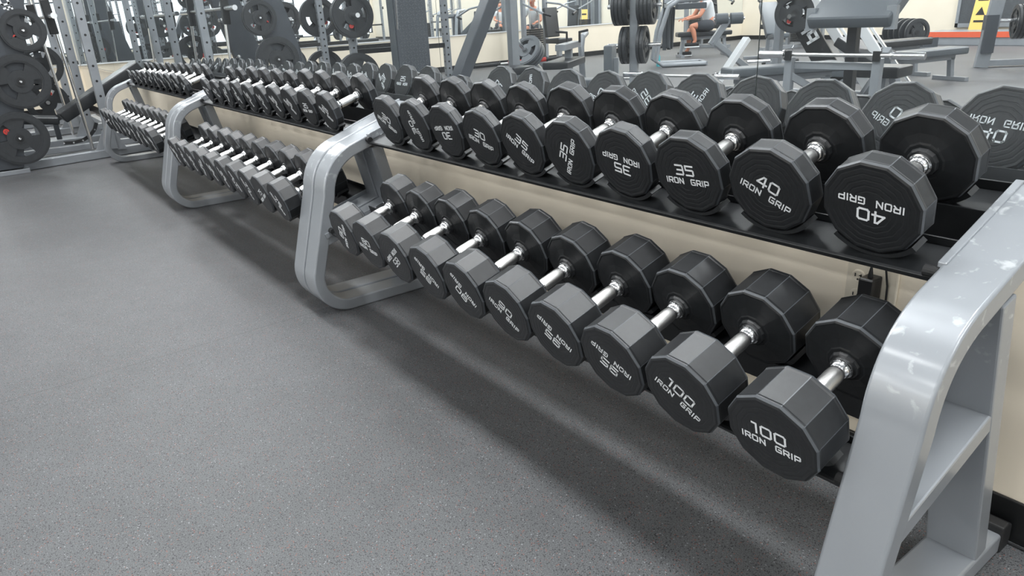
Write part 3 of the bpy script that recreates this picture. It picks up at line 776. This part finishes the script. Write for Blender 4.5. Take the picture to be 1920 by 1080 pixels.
MB().beam((-6.36, -1.95, .04), (-6.48, -2.9, .04), .12, .07).build('base_rail', GREYP, t, bevel=.005)
MB().beam((-6.5, -2.88, .05), (-6.45, -2.84, 1.9), .09, .1, up=(0, 1, 0)).build('rear_post', GREYP, t, bevel=.005)
MB().pad((-6.3, -2.75, .5), (.34, .3, .08)).build('seat_pad', BVINYL, t, smooth=True)
MB().lathe([(-.22, .05), (-.06, .055)], 'X', 16, c=(-6.2, -2.3, .9)).build('roller_pad', BVINYL, t, smooth=True)

# ------------------------------------------------------------------ plate tree
t = thing('plate_tree', 'silver post plate tree with black plates on both sides', 'plate rack', (-6.45, -4.74, 0), R(-30))
MB().beam((0, 0, 0), (0, 0, 1.45), .1, .1, up=(0, 1, 0)).build('post', GREYP, t, bevel=.006)
for sx in (-1, 1):
    MB().beam((0, 0, .04), (sx*.35, 0, .04), .08, .07).build('foot', GREYP, t, bevel=.004)
    for z in (.22, .62, 1.08):
        MB().lathe([(sx*.03, .025), (sx*.34, .025)], 'X', 16, c=(0, 0, z)).build('peg', CHROME, t, smooth=True)
MB().beam((0, -.3, .04), (0, .3, .04), .08, .07).build('cross_foot', GREYP, t)
M_ = Matrix.Translation((-6.45, -4.74, 0)) @ Matrix.Rotation(R(-30), 4, 'Z')
for sx, side in ((-1, 'left'), (1, 'right')):
    for z, cnt, lev in ((.62, 2, 'middle'), (1.08, 4, 'top')):
        for j in range(cnt):
            p = M_ @ Vector((sx*(.085+j*.048), 0, z))
            plate('black grip plate on the %s level of the plate tree, %s side' % (lev, 'window' if sx > 0 else 'end wall'), p, (R(23*j+40*sx), 0, R(-30)), .225, .045, group='%s plates of the plate tree, %s side' % (lev, 'window' if sx > 0 else 'end wall'))

# ------------------------------------------------------------------ landmine row with tilted plates and a red bar
t = thing('row_machine', 'silver row machine with a curved arm beside the tilted plates', 'weight machine', (-7.0, -4.35, 0), R(55))
f = MB(); f.tube([(-.1, 0, .05), (0, 0, .4), (.03, 0, .62), (-.05, 0, .74), (-.25, 0, .78)], .04, None, 12); f.build('curved_arm', GREYP, t, smooth=True)
MB().beam((-.8, 0, .05), (1.1, 0, .05), .09, .09).build('base_rail', GREYP, t, bevel=.005)
MB().beam((.3, 0, .68), (1.1, 0, .68), .12, .07).build('upper_rail', GREYP, t, bevel=.004)
MB().beam((.7, 0, .1), (.7, 0, .65), .08, .08, up=(0, 1, 0)).build('post', GREYP, t)
MB().pad((.9, 0, .5), (.9, .3, .08)).build('chest_pad', BVINYL, t, smooth=True)
for sy in (-1, 1): MB().tube([(.45, sy*.08, .7), (.45, sy*.08, .82), (.55, sy*.2, .84)], .016, BPLAST, 10).build('grip', BPLAST, t, smooth=True)
MB().beam((-.7, -.35, .03), (-.7, .35, .03), .08, .06).build('cross_foot', GREYP, t)
ax = Vector((.2, .73, .6)).normalized(); rotq = ax.to_track_quat('X', 'Z').to_euler()
for j in range(3):
    p = Vector((-7.6, -3.9, .60))-ax*(j*.05)
    plate('grey iron plate tilted on the row machine peg, %s of three' % ('outermost', 'middle', 'innermost')[j], p, rotq, .225, .045, mat=PLATEG)
t = thing('loading_peg', 'slanted steel loading peg through the three tilted grey plates', 'peg', Vector((-7.6, -3.9, .60)), rot=rotq)
MB().lathe([(-.45, .024), (.2, .024)], 'X', 16).build('peg', CHROME, t)
MB().lathe([(.2, .028), (.23, .028)], 'X', 16).build('end_cap', WHITEP, t)
t = barbell('short bar with red grips lying behind the tilted plates', (-7.95, -3.32, .44), (-7.2, -4.36, .50), sleeve=.32, mat=BLACKM, name='landmine_bar')
MB().lathe([(-.2, .028), (.3, .028)], 'X', 16).build('red_grip', RED, t)
MB().beam((0, 0, -.04), (0, 0, -.45), .05, .05, up=(0, 1, 0)).build('stand', GREYP, t)

# ------------------------------------------------------------------ bench with tall back pad, low bar stand, flat benches
t = thing('seated_bench', 'bench with a tall dark upright back pad in front of the plate tree', 'bench', (-5.4, -3.3, 0), R(-35))
MB().pad((0, 0, .5), (.09, .26, .46)).build('back_pad', VINYL, t, smooth=True)
MB().pad((-.26, 0, .36), (.42, .28, .08)).build('seat_pad', VINYL, t, smooth=True)
MB().beam((.15, 0, .04), (-.7, 0, .04), .08, .07).build('frame', GREYP, t); MB().beam((-.25, 0, .06), (-.25, 0, .33), .07, .07, up=(0, 1, 0)).build('post', GREYP, t)
MB().beam((.06, 0, .06), (.06, 0, .6), .06, .06, up=(0, 1, 0)).build('back_post', GREYP, t)
for s2 in (-1, 1): MB().box((-.7+(s2+1)*.4, 0, .03), (.07, .5, .05)).build('foot', GREYP, t)
barbell('long chrome barbell resting low on a silver stand, seen in mirror', (-5.35, -3.45, .42), (-4.1, -3.72, .42), sleeve=.22)
t = thing('bar_stand', 'low silver stand holding the long chrome barbell', 'stand', (-4.7, -3.59, 0), R(-12))
for sx in (-.35, .35):
    MB().beam((sx, 0, 0), (sx, 0, .39), .06, .06, up=(0, 1, 0)).build('post', GREYP, t)
    MB().box((sx, 0, .02), (.07, .6, .04)).build('foot', GREYP, t)
    MB().box((sx, .035, .41), (.05, .012, .06)).box((sx, -.035, .41), (.05, .012, .06)).build('bar_cradle', BLACKM, t)
MB().box((0, .2, .02), (.7, .06, .04)).build('cross_rail', GREYP, t)
def flat_bench(label, loc, rz, mat=VINYL, L_=1.15, z=.44):
    t = thing('flat_bench', label, 'bench', loc, rz)
    MB().pad((0, 0, z), (L_, .28, .09), r=.03).build('pad', mat, t, smooth=True)
    f = MB(); f.beam((-L_*.42, 0, z-.08), (L_*.42, 0, z-.08), .06, .06)
    for sx in (-1, 1): f.beam((sx*L_*.38, 0, z-.08), (sx*L_*.42, 0, .04), .06, .06, up=(0, 1, 0)).box((sx*L_*.42, 0, .025), (.07, .46, .05))
    f.build('frame', GREYP, t, bevel=.004)
    return t
flat_bench('grey flat bench in front of the curl bench, seen in mirror', (-4.05, -4.35, 0), R(-62), VINYL, 1.2)
flat_bench('black flat bench standing past the leg press', (-4.75, -7.7, 0), R(-75), BVINYL, 1.3)
flat_bench('grey flat bench beside the black flat bench', (-4.1, -7.4, 0), R(-75), VINYL, 1.1, .36)

# ------------------------------------------------------------------ preacher curl bench
t = thing('preacher_curl_bench', 'silver preacher curl bench with a wide dark sloping arm pad', 'bench', (-2.75, -3.0, 0), R(-5))
ux = Vector((1, 0, 0))
MB().pad((.0, -.34, 1.03), (.62, .46, .1), rot=(R(-32), 0, 0), r=.03).build('arm_pad', VINYL, t, smooth=True)
for sx in (-.33, .33):
    MB().beam((sx, .02, 0), (sx, .02, .68), .06, .06, up=(0, 1, 0)).build('bar_post', GREYP, t, bevel=.004)
    MB().beam((sx, .055, .66), (sx, .055, .73), .05, .02, up=(0, 1, 0)).build('bar_hook', BLACKM, t)
    MB().beam((sx*.9, -.2, .86), (sx*.9, -.2, 1.02), .07, .05, up=(0, 1, 0)).build('pad_bracket', GREYP, t)
    MB().beam((sx, .04, .04), (sx*.25, -.95, .04), .07, .06).build('base_rail', GREYP, t, bevel=.004)
    MB().beam((sx, .02, .55), (sx*.2, -.32, .3), .05, .05).build('brace', GREYP, t)
MB().beam((-.33, -.02, .62), (.33, -.02, .62), .05, .05).build('cross_beam', GREYP, t)
MB().beam((0, -.32, .04), (0, -.28, .98), .07, .07, up=(0, 1, 0)).build('centre_post', BLACKM, t)
MB().pad((0, -.92, .5), (.34, .3, .09)).build('seat_pad', BVINYL, t, smooth=True)
MB().beam((0, -.92, .06), (0, -.92, .46), .07, .07, up=(0, 1, 0)).build('seat_post', GREYP, t)
t = barbell('worn steel curl bar resting across the curl bench hooks', (-3.33, -2.92, .70), (-2.1, -3.0, .70), r=.013, sleeve=.2)
for s2 in (-1, 1):
    MB().tube([(s2*.33, .0, .02), (s2*.33, .02, .05), (s2*.33, .0, .075), (s2*.33, -.02, .05), (s2*.33, 0, .02)], .004, CHROME, 8).build('spring_collar', CHROME, t)

# ------------------------------------------------------------------ leg press
t = thing('leg_press', 'leg press machine with dark lettered side arm and slanted rails', 'weight machine', (-4.44, -5.59, 0), R(0))
def arm(p, q, w_, h_, nm, mat, up=(0, 0, 1)): return MB().beam(p, q, w_, h_, None, up).build(nm, mat, t, bevel=.006)
pa = arm((-.42, .28, 1.3), (.22, -.04, .18), .1, .22, 'side_arm', BLACKM)
lt = MB(); d_ = (Vector((-.42, .28, 1.3))-Vector((.22, -.04, .18))).normalized(); nrm = Vector((.45, .88, .0)).normalized()
nrm = (nrm-d_*nrm.dot(d_)).normalized(); up_ = nrm.cross(d_)
lt.xf = Matrix((d_, -nrm, d_.cross(-nrm))).transposed().to_4x4(); lt.xf.translation = Vector((-.05, .1, .68))+nrm*.085
letters(lt, 'PRECOR', .3, -.055, .11, .1, 0, 1, sw=.28, depth=.002, gap=.25)
lt.build('lettering', LETTER, t)
for sx in (0, .34):
    arm((-.2+sx, .0, 1.15), (.55+sx, -.15, .1), .05, .1, 'sled_rail', WHITEP)
    arm((-.05+sx, -.1, 1.0), (.7+sx, -.25, .05), .03, .03, 'guide_rod', CHROME)
arm((-.3, .0, .05), (.9, -.2, .05), .1, .08, 'base_rail', GREYP)
arm((-.3, .3, .05), (.9, .1, .05), .1, .08, 'base_rail', GREYP)
arm((.85, -.2, .05), (.85, .2, .55), .08, .08, 'rear_post', GREYP)
arm((-.4, .2, .05), (-.38, .2, 1.3), .08, .08, 'front_post', GREYP, up=(0, 1, 0))
MB().pad((.55, -.05, .45), (.7, .34, .1), rot=(0, R(30), 0)).build('back_pad', BVINYL, t, smooth=True)
MB().pad((.2, -.05, .3), (.4, .34, .1)).build('seat_pad', VINYL, t, smooth=True)
MB().lathe([(-.1, .024), (.35, .024)], 'Y', 14, c=(-.05, .2, .9)).build('loading_peg', CHROME, t)
plate('black grip plate with red emblem on the leg press arm', (-4.44-.05, -5.59+.46, .93), (0, 0, R(62)), .2, .045, emblem=-60)
plate('black plate on the leg press behind the emblem plate', (-4.44-.12, -5.59+.38, .93), (0, 0, R(62)), .17, .045)

# ------------------------------------------------------------------ loop framed machine with hanging towel, bottle; man on the next bench
t = thing('ab_machine', 'silver looped frame machine with a dark towel hanging on it', 'weight machine', (-9.22, -8.25, 0), R(-50))
for sy in (-.0, .5):
    MB().tube([(.75, sy, .04), (.0, sy, .04), (-.12, sy, .12), (-.05, sy, .6), (.08, sy, 1.0), (.25, sy, 1.1), (.8, sy, 1.12)], .04, None, 12).build('looped_tube', GREYP, t, smooth=True)
MB().beam((.75, 0, .04), (.75, .5, .04), .07, .06).build('cross_foot', GREYP, t)
MB().beam((.1, 0, 1.02), (.1, .5, 1.02), .07, .06).build('top_cross_bar', GREYP, t)
MB().pad((.5, .25, 1.0), (.5, .3, .1)).build('top_pad', VINYL, t, smooth=True)
tw = MB()
for j in range(14):
    a0 = j/14; 
    tw.box((.25+.04*math.sin(j*1.9), -.0+.012*j, .62-.02*abs(math.sin(j*2.2))), (.08, .014, .78-.1*abs(math.sin(j*1.3))), rot=(0, R(3*math.sin(j)), 0))
tag(tw.build('towel', MESHM, None), 'dark towel hanging from the looped frame machine', 'towel').location = (-9.35, -8.42, .05)
t = thing('water_bottle', 'clear and teal water bottle standing by the looped frame machine', 'bottle', (-9.1, -8.1, 0))
MB().lathe([(0, .034), (.17, .036), (.2, .02), (.22, .016)], 'Z', 18).build('body', TEAL, t, smooth=True)
MB().lathe([(.22, .018), (.25, .018)], 'Z', 16).build('cap', WHITEP, t)
# roller pad machine with a white leg
t = thing('back_extension', 'silver back extension bench with two round roller pads and white leg', 'bench', (-5.95, -6.1, 0), R(-52))
Li = (Matrix.Translation((-5.95, -6.1, 0)) @ Matrix.Rotation(R(-52), 4, 'Z')).inverted()
MB().beam(Li @ Vector((-5.70, -6.0, .62)), Li @ Vector((-5.78, -5.45, .02)), .1, .06).build('white_leg', WHITEP, t, bevel=.005)
MB().beam((-.3, .0, .6), (.45, -.2, .04), .08, .07).build('rear_leg', GREYP, t, bevel=.005)
MB().beam((-.32, .0, .55), (-.1, 0, .86), .08, .07, up=(0, 1, 0)).build('post', GREYP, t, bevel=.005)
for a, b in ((-.18, -.01), (.01, .18)):
    MB().lathe([(a, .04), (a+.01, .07), (b-.01, .07), (b, .04)], 'X', 20, c=(-.1, 0, .86)).build('roller_pad', VINYL, t, smooth=True)
MB().lathe([(-.2, .02), (.2, .02)], 'X', 12, c=(-.1, 0, .86)).build('roller_axle', CHROME, t)
MB().beam((.0, .3, .03), (.0, .3, .2), .06, .06, up=(0, 1, 0)).build('stub', GREYP, t)
MB().tube([(.2, -.1, .3), (.5, -.1, .3)], .02, CHROME, 10).build('handle', CHROME, t)
MB().beam((-.4, .35, .025), (.4, .35, .025), .07, .05).build('foot', GREYP, t)

# ------------------------------------------------------------------ upright plate press near the far wall, plates, screens
t = thing('plate_press', 'tall grey plate press with plates on its right, near the far wall', 'weight machine', (-4.3, -9.5, 0), R(-35))
MB().beam((0, 0, 0), (.12, 0, 1.5), .17, .1, up=(0, 1, 0)).build('front_post', GREYP, t, bevel=.006)
MB().box((.03, .0, .45), (.15, .181, .5)).build('dark_sleeve', DGREY, t)
MB().beam((.7, -.1, 0), (.5, -.1, 1.6), .14, .12, up=(0, 1, 0)).build('rear_post', DGREY, t, bevel=.006)
MB().beam((0, 0, .06), (.7, -.1, .06), .1, .08).build('base_rail', GREYP, t, bevel=.004)
MB().beam((.1, 0, 1.3), (.6, -.1, 1.45), .1, .1).build('top_beam', GREYP, t)
for z in (.62, 1.0): MB().lathe([(-.25, .024), (.3, .024)], 'X', 14, c=(.3, .02, z)).build('peg', CHROME, t)
MB().pad((.9, -.25, .35), (.4, .35, .25)).build('seat_pad', VINYL, t, smooth=True)
for j in range(3):
    plate('black plate on the tall plate press, %s of three' % ('first', 'second', 'third')[j], (Matrix.Translation((-4.3, -9.5, 0)) @ Matrix.Rotation(R(-35), 4, 'Z')) @ Vector((.33+j*.05, .02, .6)), (R(30*j), 0, R(-35)), .225, .045)
t = thing('horizontal_plate_rack', 'low toast style rack of black plates before the far wall', 'plate rack', (-6.25, -11.4, 0), R(30))
MB().box((0, 0, .12), (1.3, .3, .06)).build('tray', DGREY, t, bevel=.004)
for sx in (-.6, .6): MB().box((sx, 0, .06), (.06, .4, .12)).build('foot', DGREY, t)
for j in range(8): MB().box((-.56+.16*j, 0, .22), (.012, .26, .16)).build('divider', DGREY, t)
for j in range(5):
    plate('black plate standing in the low toast style rack', (Matrix.Translation((-6.25, -11.4, .0)) @ Matrix.Rotation(R(30), 4, 'Z')) @ Vector((-.48+.16*j, 0, .375)), (R(20*j), 0, R(30)), .225, .05, group='plates standing in the low rack')
# framed dark screens on the far wall, yellow caution sign, low orange step
t = thing('wall_screen', 'large dark mesh panel in a grey frame on the far wall', 'panel', (-6.35, YF, -.1))
MB().box((0, .03, 1.25), (1.5, .04, 1.7)).build('panel', MESHM, t)
f = MB()
for a, b in (((-.8, 0, .35), (.8, .07, .43)), ((-.8, 0, 2.07), (.8, .07, 2.15)), ((-.8, 0, .35), (-.74, .07, 2.15)), ((.74, 0, .35), (.8, .07, 2.15))): f.box2(a, b)
f.build('frame', GREYP, t)
t = thing('caution_sign', 'yellow folding floor caution sign leaning against the far mesh panel', 'sign', (-6.6, YF+.36, 0), rot=(R(9), 0, R(4)))
MB().prism([(-.17, .0), (.17, .0), (.15, .95), (-.15, .95)], -.01, .01, 'XZ').build('board', YELLOW, t)
f = MB(); f.prism([(-.09, .5), (.09, .5), (0, .66)], .0105, .013, 'XZ'); f.build('triangle_mark', BPLAST, t)
MB().box((0, .012, .8), (.2, .004, .05)).box((0, .012, .38), (.2, .004, .04)).build('printed_lines', BPLAST, t)
t = thing('stretch_cage', 'low grey platform with an orange band along the far wall', 'platform', (-5.4, -14.0, 0))
MB().box((0, 0, .12), (3.4, .9, .24)).build('platform', GREYP, t, bevel=.01)
MB().box((0, .46, .2), (3.3, .02, .1)).build('orange_band', ORANGE, t)
# framed dark doors / pictures on the far wall
for k, (x, w_, lab) in enumerate(((-10.6, 1.6, 'dark framed picture on the far wall toward the left corner'), (-8.1, 1.2, 'dark framed picture on the far wall left of the mesh panel'), (-1.2, 1.8, 'dark framed picture on the far wall right of the mesh panel'))):
    t = thing('wall_picture', lab, 'picture', (x, YF, 1.5))
    MB().box((0, .015, 0), (w_, .03, 1.1)).build('frame', BLACKM, t)
    MB().box((0, .032, 0), (w_-.12, .006, .98)).build('print', nmat('picture_print', S(120+20*k, 124+16*k, 128+10*k), .5, noise=(5, .5)), t)

# ------------------------------------------------------------------ cardio machines and selectorized machines filling the rest of the floor
def stack_machine(label, loc, rz):
    t = thing('weight_stack_machine', label, 'weight machine', loc, rz)
    for sx in (-.28, .28): MB().beam((sx, 0, 0), (sx, 0, 1.75), .07, .09, up=(0, 1, 0)).build('tower_post', GREYP, t, bevel=.004)
    MB().beam((-.3, 0, 1.72), (.3, 0, 1.72), .09, .08).build('top_beam', GREYP, t)
    st = MB()
    for k in range(14): st.box((0, 0, .14+k*.042), (.34, .12, .036))
    st.build('weight_stack', BLACKM, t)
    for sx in (-.12, .12): MB().lathe([(.08, .012), (1.7, .012)], 'Z', 10, c=(sx, 0, 0)).build('guide_rod', CHROME, t)
    MB().box((0, .5, .04), (.12, 1.1, .07)).build('base', GREYP, t)
    MB().pad((0, .75, .48), (.36, .4, .09)).build('seat_pad', BVINYL, t, smooth=True)
    MB().beam((0, .75, .05), (0, .75, .44), .08, .08, up=(0, 1, 0)).build('seat_post', GREYP, t)
    MB().pad((0, .52, .82), (.32, .09, .55), rot=(R(8), 0, 0)).build('back_pad', BVINYL, t, smooth=True)
    for sx in (-1, 1):
        MB().tube([(sx*.28, .0, 1.2), (sx*.42, .3, 1.15), (sx*.42, .8, 1.0), (sx*.3, .85, .95)], .02, None, 10).build('press_arm', GREYP, t, smooth=True)
        MB().tube([(sx*.42, .8, 1.0), (sx*.28, .86, .95)], .026, None, 10).build('grip', BPLAST, t)
    return t
sm = stack_machine('silver weight stack machine along the end wall, nearer the camera', (-11.9, -7.5, 0), R(-90))
for k, (x, y, a, lab) in enumerate(((-11.9, -12.4, -90, 'silver weight stack machine along the end wall, deeper in the gym'), (-9.2, -12.6, 10, 'silver weight stack machine near the far left corner'),
        (-9.9, -14.2, 0, 'silver weight stack machine before the far wall picture'), (-.5, -13.9, 0, 'silver weight stack machine before the far wall, right of the platform'), (.9, -13.4, 12, 'silver weight stack machine before the far wall, in the right half'),
        (2.2, -7.6, 160, 'silver weight stack machine right of the gym centre'), (5.2, -9.4, 90, 'silver weight stack machine toward the right wall'),
        (6.6, -2.4, 90, 'silver weight stack machine by the nearest window'), (1.8, -14, 0, 'silver weight stack machine against the far wall, right side'))):
    dup(sm, (x, y, 0), (0, 0, R(a)), lab)

# ------------------------------------------------------------------ people
def skin_body(name, chain, edges, radii, mat, parent, lev=2):
    me = bpy.data.meshes.new(name); me.from_pydata([tuple(c) for c in chain], edges, []); me.update()
    o = bpy.data.objects.new(name, me); C.objects.link(o); o.parent = parent
    me.materials.append(mat)
    md = o.modifiers.new('skin', 'SKIN'); md.use_smooth_shade = True
    for i, v in enumerate(me.skin_vertices[0].data):
        v.radius = (radii[i], radii[i]) if not isinstance(radii[i], tuple) else radii[i]
    me.skin_vertices[0].data[0].use_root = True
    sd = o.modifiers.new('sub', 'SUBSURF'); sd.levels = lev; sd.render_levels = lev
    return o
def person(label, loc, rz, pose):
    """seated figure facing +x; origin on the floor below the hips"""
    t = thing('person', label, 'person', loc, rz)
    V = []; E_ = []; Rd = []
    def add(p, r, par=None):
        V.append(Vector(p)); Rd.append(r)
        if par is not None: E_.append((par, len(V)-1))
        return len(V)-1
    H = pose['hip']; lean = pose['lean']
    def up(h, f=0, y=0): return (f+math.sin(lean)*h, y, H+math.cos(lean)*h)
    pel = add((0, 0, H), .13); wa = add(up(.16), .115, pel); ch = add(up(.36), .135, wa); nb = add(up(.50), .07, ch); nk = add(up(.56, .01), .052, nb)
    h1 = add(up(.64, .03), .072, nk); h2 = add(up(.72, .035), .088, h1); h3 = add(up(.78, .03), .07, h2)
    feet = []
    for s_ in (-1, 1):
        lg = pose['leg'][0 if s_ < 0 else 1]
        hp = add((.02, s_*.1, H-.01), .095, pel); th = add((lg[0][0]*.5+.02, s_*.12, (H+lg[0][1])/2), .085, hp)
        kn = add((lg[0][0], s_*.13, lg[0][1]), .058, th); cf = add(((lg[0][0]*.62+lg[1][0]*.38)-.02, s_*.13, lg[0][1]*.62+lg[1][1]*.38), .056, kn)
        an = add((lg[1][0], s_*.13, lg[1][1]), .036, cf); feet.append((lg[1], s_))
        add((lg[1][0]+.06, s_*.13, lg[1][1]-.03), .036, an)
        sh = add(up(.46, 0, s_*.17), .06, nb); el = pose['arm'][0]; wr_ = pose['arm'][1]
        e1 = add((el[0], s_*.24, el[1]), .042, sh); w1 = add((wr_[0], s_*wr_[2], wr_[1]), .027, e1)
        pm = add((wr_[0]+.06, s_*wr_[2], wr_[1]-.01), .03, w1)
    b = skin_body('body', V, E_, Rd, SKIN, t)
    # fingers and thumb
    for s_ in (-1, 1):
        wr_ = pose['arm'][1]; base = Vector((wr_[0]+.085, s_*wr_[2], wr_[1]-.012))
        for k in range(4):
            L_ = (.06, .07, .066, .052)[k]; o_ = base+Vector((0, (k-1.5)*.018, 0))
            skin_body('finger', [o_-Vector((.03, 0, 0)), o_+Vector((L_*.5, 0, -.004)), o_+Vector((L_*.85, 0, -.022)), o_+Vector((L_*.9, 0, -.04))], [(0, 1), (1, 2), (2, 3)], [.009, .0085, .008, .007], SKIN, b, 1)
        o_ = base+Vector((-.04, -s_*.03, 0))
        skin_body('thumb', [o_, o_+Vector((.03, -s_*.022, -.006)), o_+Vector((.06, -s_*.026, -.015))], [(0, 1), (1, 2)], [.011, .01, .008], SKIN, b, 1)
    # face
    hc = Vector(up(.71, .035)); fd = Vector((1, 0, 0))
    for s_ in (-1, 1):
        MB().lathe([(0, .001), (.006, .012), (.01, .001)], 'X', 12, c=hc+Vector((.078, s_*.032, .0))).build('eye', WHITEP, b)
        MB().lathe([(0, .003), (.003, .006)], 'X', 10, c=hc+Vector((.087, s_*.032, .0))).build('pupil', BPLAST, b)
        MB().pad(hc+Vector((.0, s_*.088, -.01)), (.035, .02, .06), r=.008).build('ear', SKIN, b, smooth=True)
    MB().pad(hc+Vector((.095, 0, -.025)), (.035, .026, .045), rot=(0, R(-12), 0), r=.011).build('nose', SKIN, b, smooth=True)
    MB().pad(hc+Vector((.082, 0, -.062)), (.014, .05, .012), r=.005).build('mouth', RED, b, smooth=True)
    skin_body('hair', [hc+Vector((-.03, 0, .03)), hc+Vector((.0, 0, .075)), hc+Vector((.045, 0, .075))], [(0, 1), (1, 2)], [.086, .07, .045], HAIR, t)
    # clothes
    sv = []; se = []; sr = []
    def sadd(p, r, par=None):
        sv.append(Vector(p)); sr.append(r)
        if par is not None: se.append((par, len(sv)-1))
        return len(sv)-1
    a0 = sadd(up(-.02), .15); a1 = sadd(up(.16), .135, a0); a2 = sadd(up(.36), .155, a1); a3 = sadd(up(.49), .085, a2)
    for s_ in (-1, 1):
        q1 = sadd(up(.455, 0, s_*.17), .078, a3); el = pose['arm'][0]; p1 = Vector(up(.46, 0, s_*.17)); p2 = Vector((el[0], s_*.24, el[1])); sadd(p1.lerp(p2, .6), .062, q1)
    skin_body('t_shirt', sv, se, sr, SHIRT, t)
    for s_ in (-1, 1):
        lg = pose['leg'][0 if s_ < 0 else 1]
        sv = [Vector((-.02, s_*.06, H)), Vector((.06, s_*.1, H)), Vector((lg[0][0]*.5, s_*.12, (H+lg[0][1])/2)), Vector((lg[0][0]*.8, s_*.13, H*.2+lg[0][1]*.8))]
        skin_body('shorts_leg', sv, [(0, 1), (1, 2), (2, 3)], [.12, .12, .105, .09], SHORTS, t)
        an = Vector((lg[1][0], s_*.13, lg[1][1]))
        sh_ = MB().pad(an+Vector((.07, 0, -.06)), (.28, .1, .08), r=.03).build('shoe', BPLAST, t, smooth=True)
        MB().pad(an+Vector((.07, 0, -.1)), (.29, .105, .025), r=.01).build('sole', WHITEP, sh_, smooth=True)
    return t
P1 = dict(hip=.52, lean=R(10), leg=[((.46, .54), (.5, .12)), ((.46, .54), (.48, .12))], arm=((.12, .72), (.38, .68, .16)))
person('man in a grey t-shirt and dark shorts sitting on a bench by the far wall', (-2.6, -14.4, 0), R(165), P1)
flat_bench('black flat bench under the seated man by the far wall', (-2.5, -14.4, 0), R(75), BVINYL, 1.2, .36)
P2 = dict(hip=.6, lean=R(18), leg=[((.44, .6), (.34, .3)), ((.42, .5), (.42, .12))], arm=((.3, .78), (.48, .74, .14)))
person('man in pale t-shirt leaning forward with one bare leg raised, seated on a machine', (-9.75, -10.35, 0), R(126), P2)
flat_bench('dark bench under the man with the raised leg', (-9.85, -10.25, 0), R(126), BVINYL, 1.1, .44)
incline_bench('grey incline bench behind the roller pad bench', (-7.6, -9.4, 0), R(40), .44, 40, VINYL, .8)
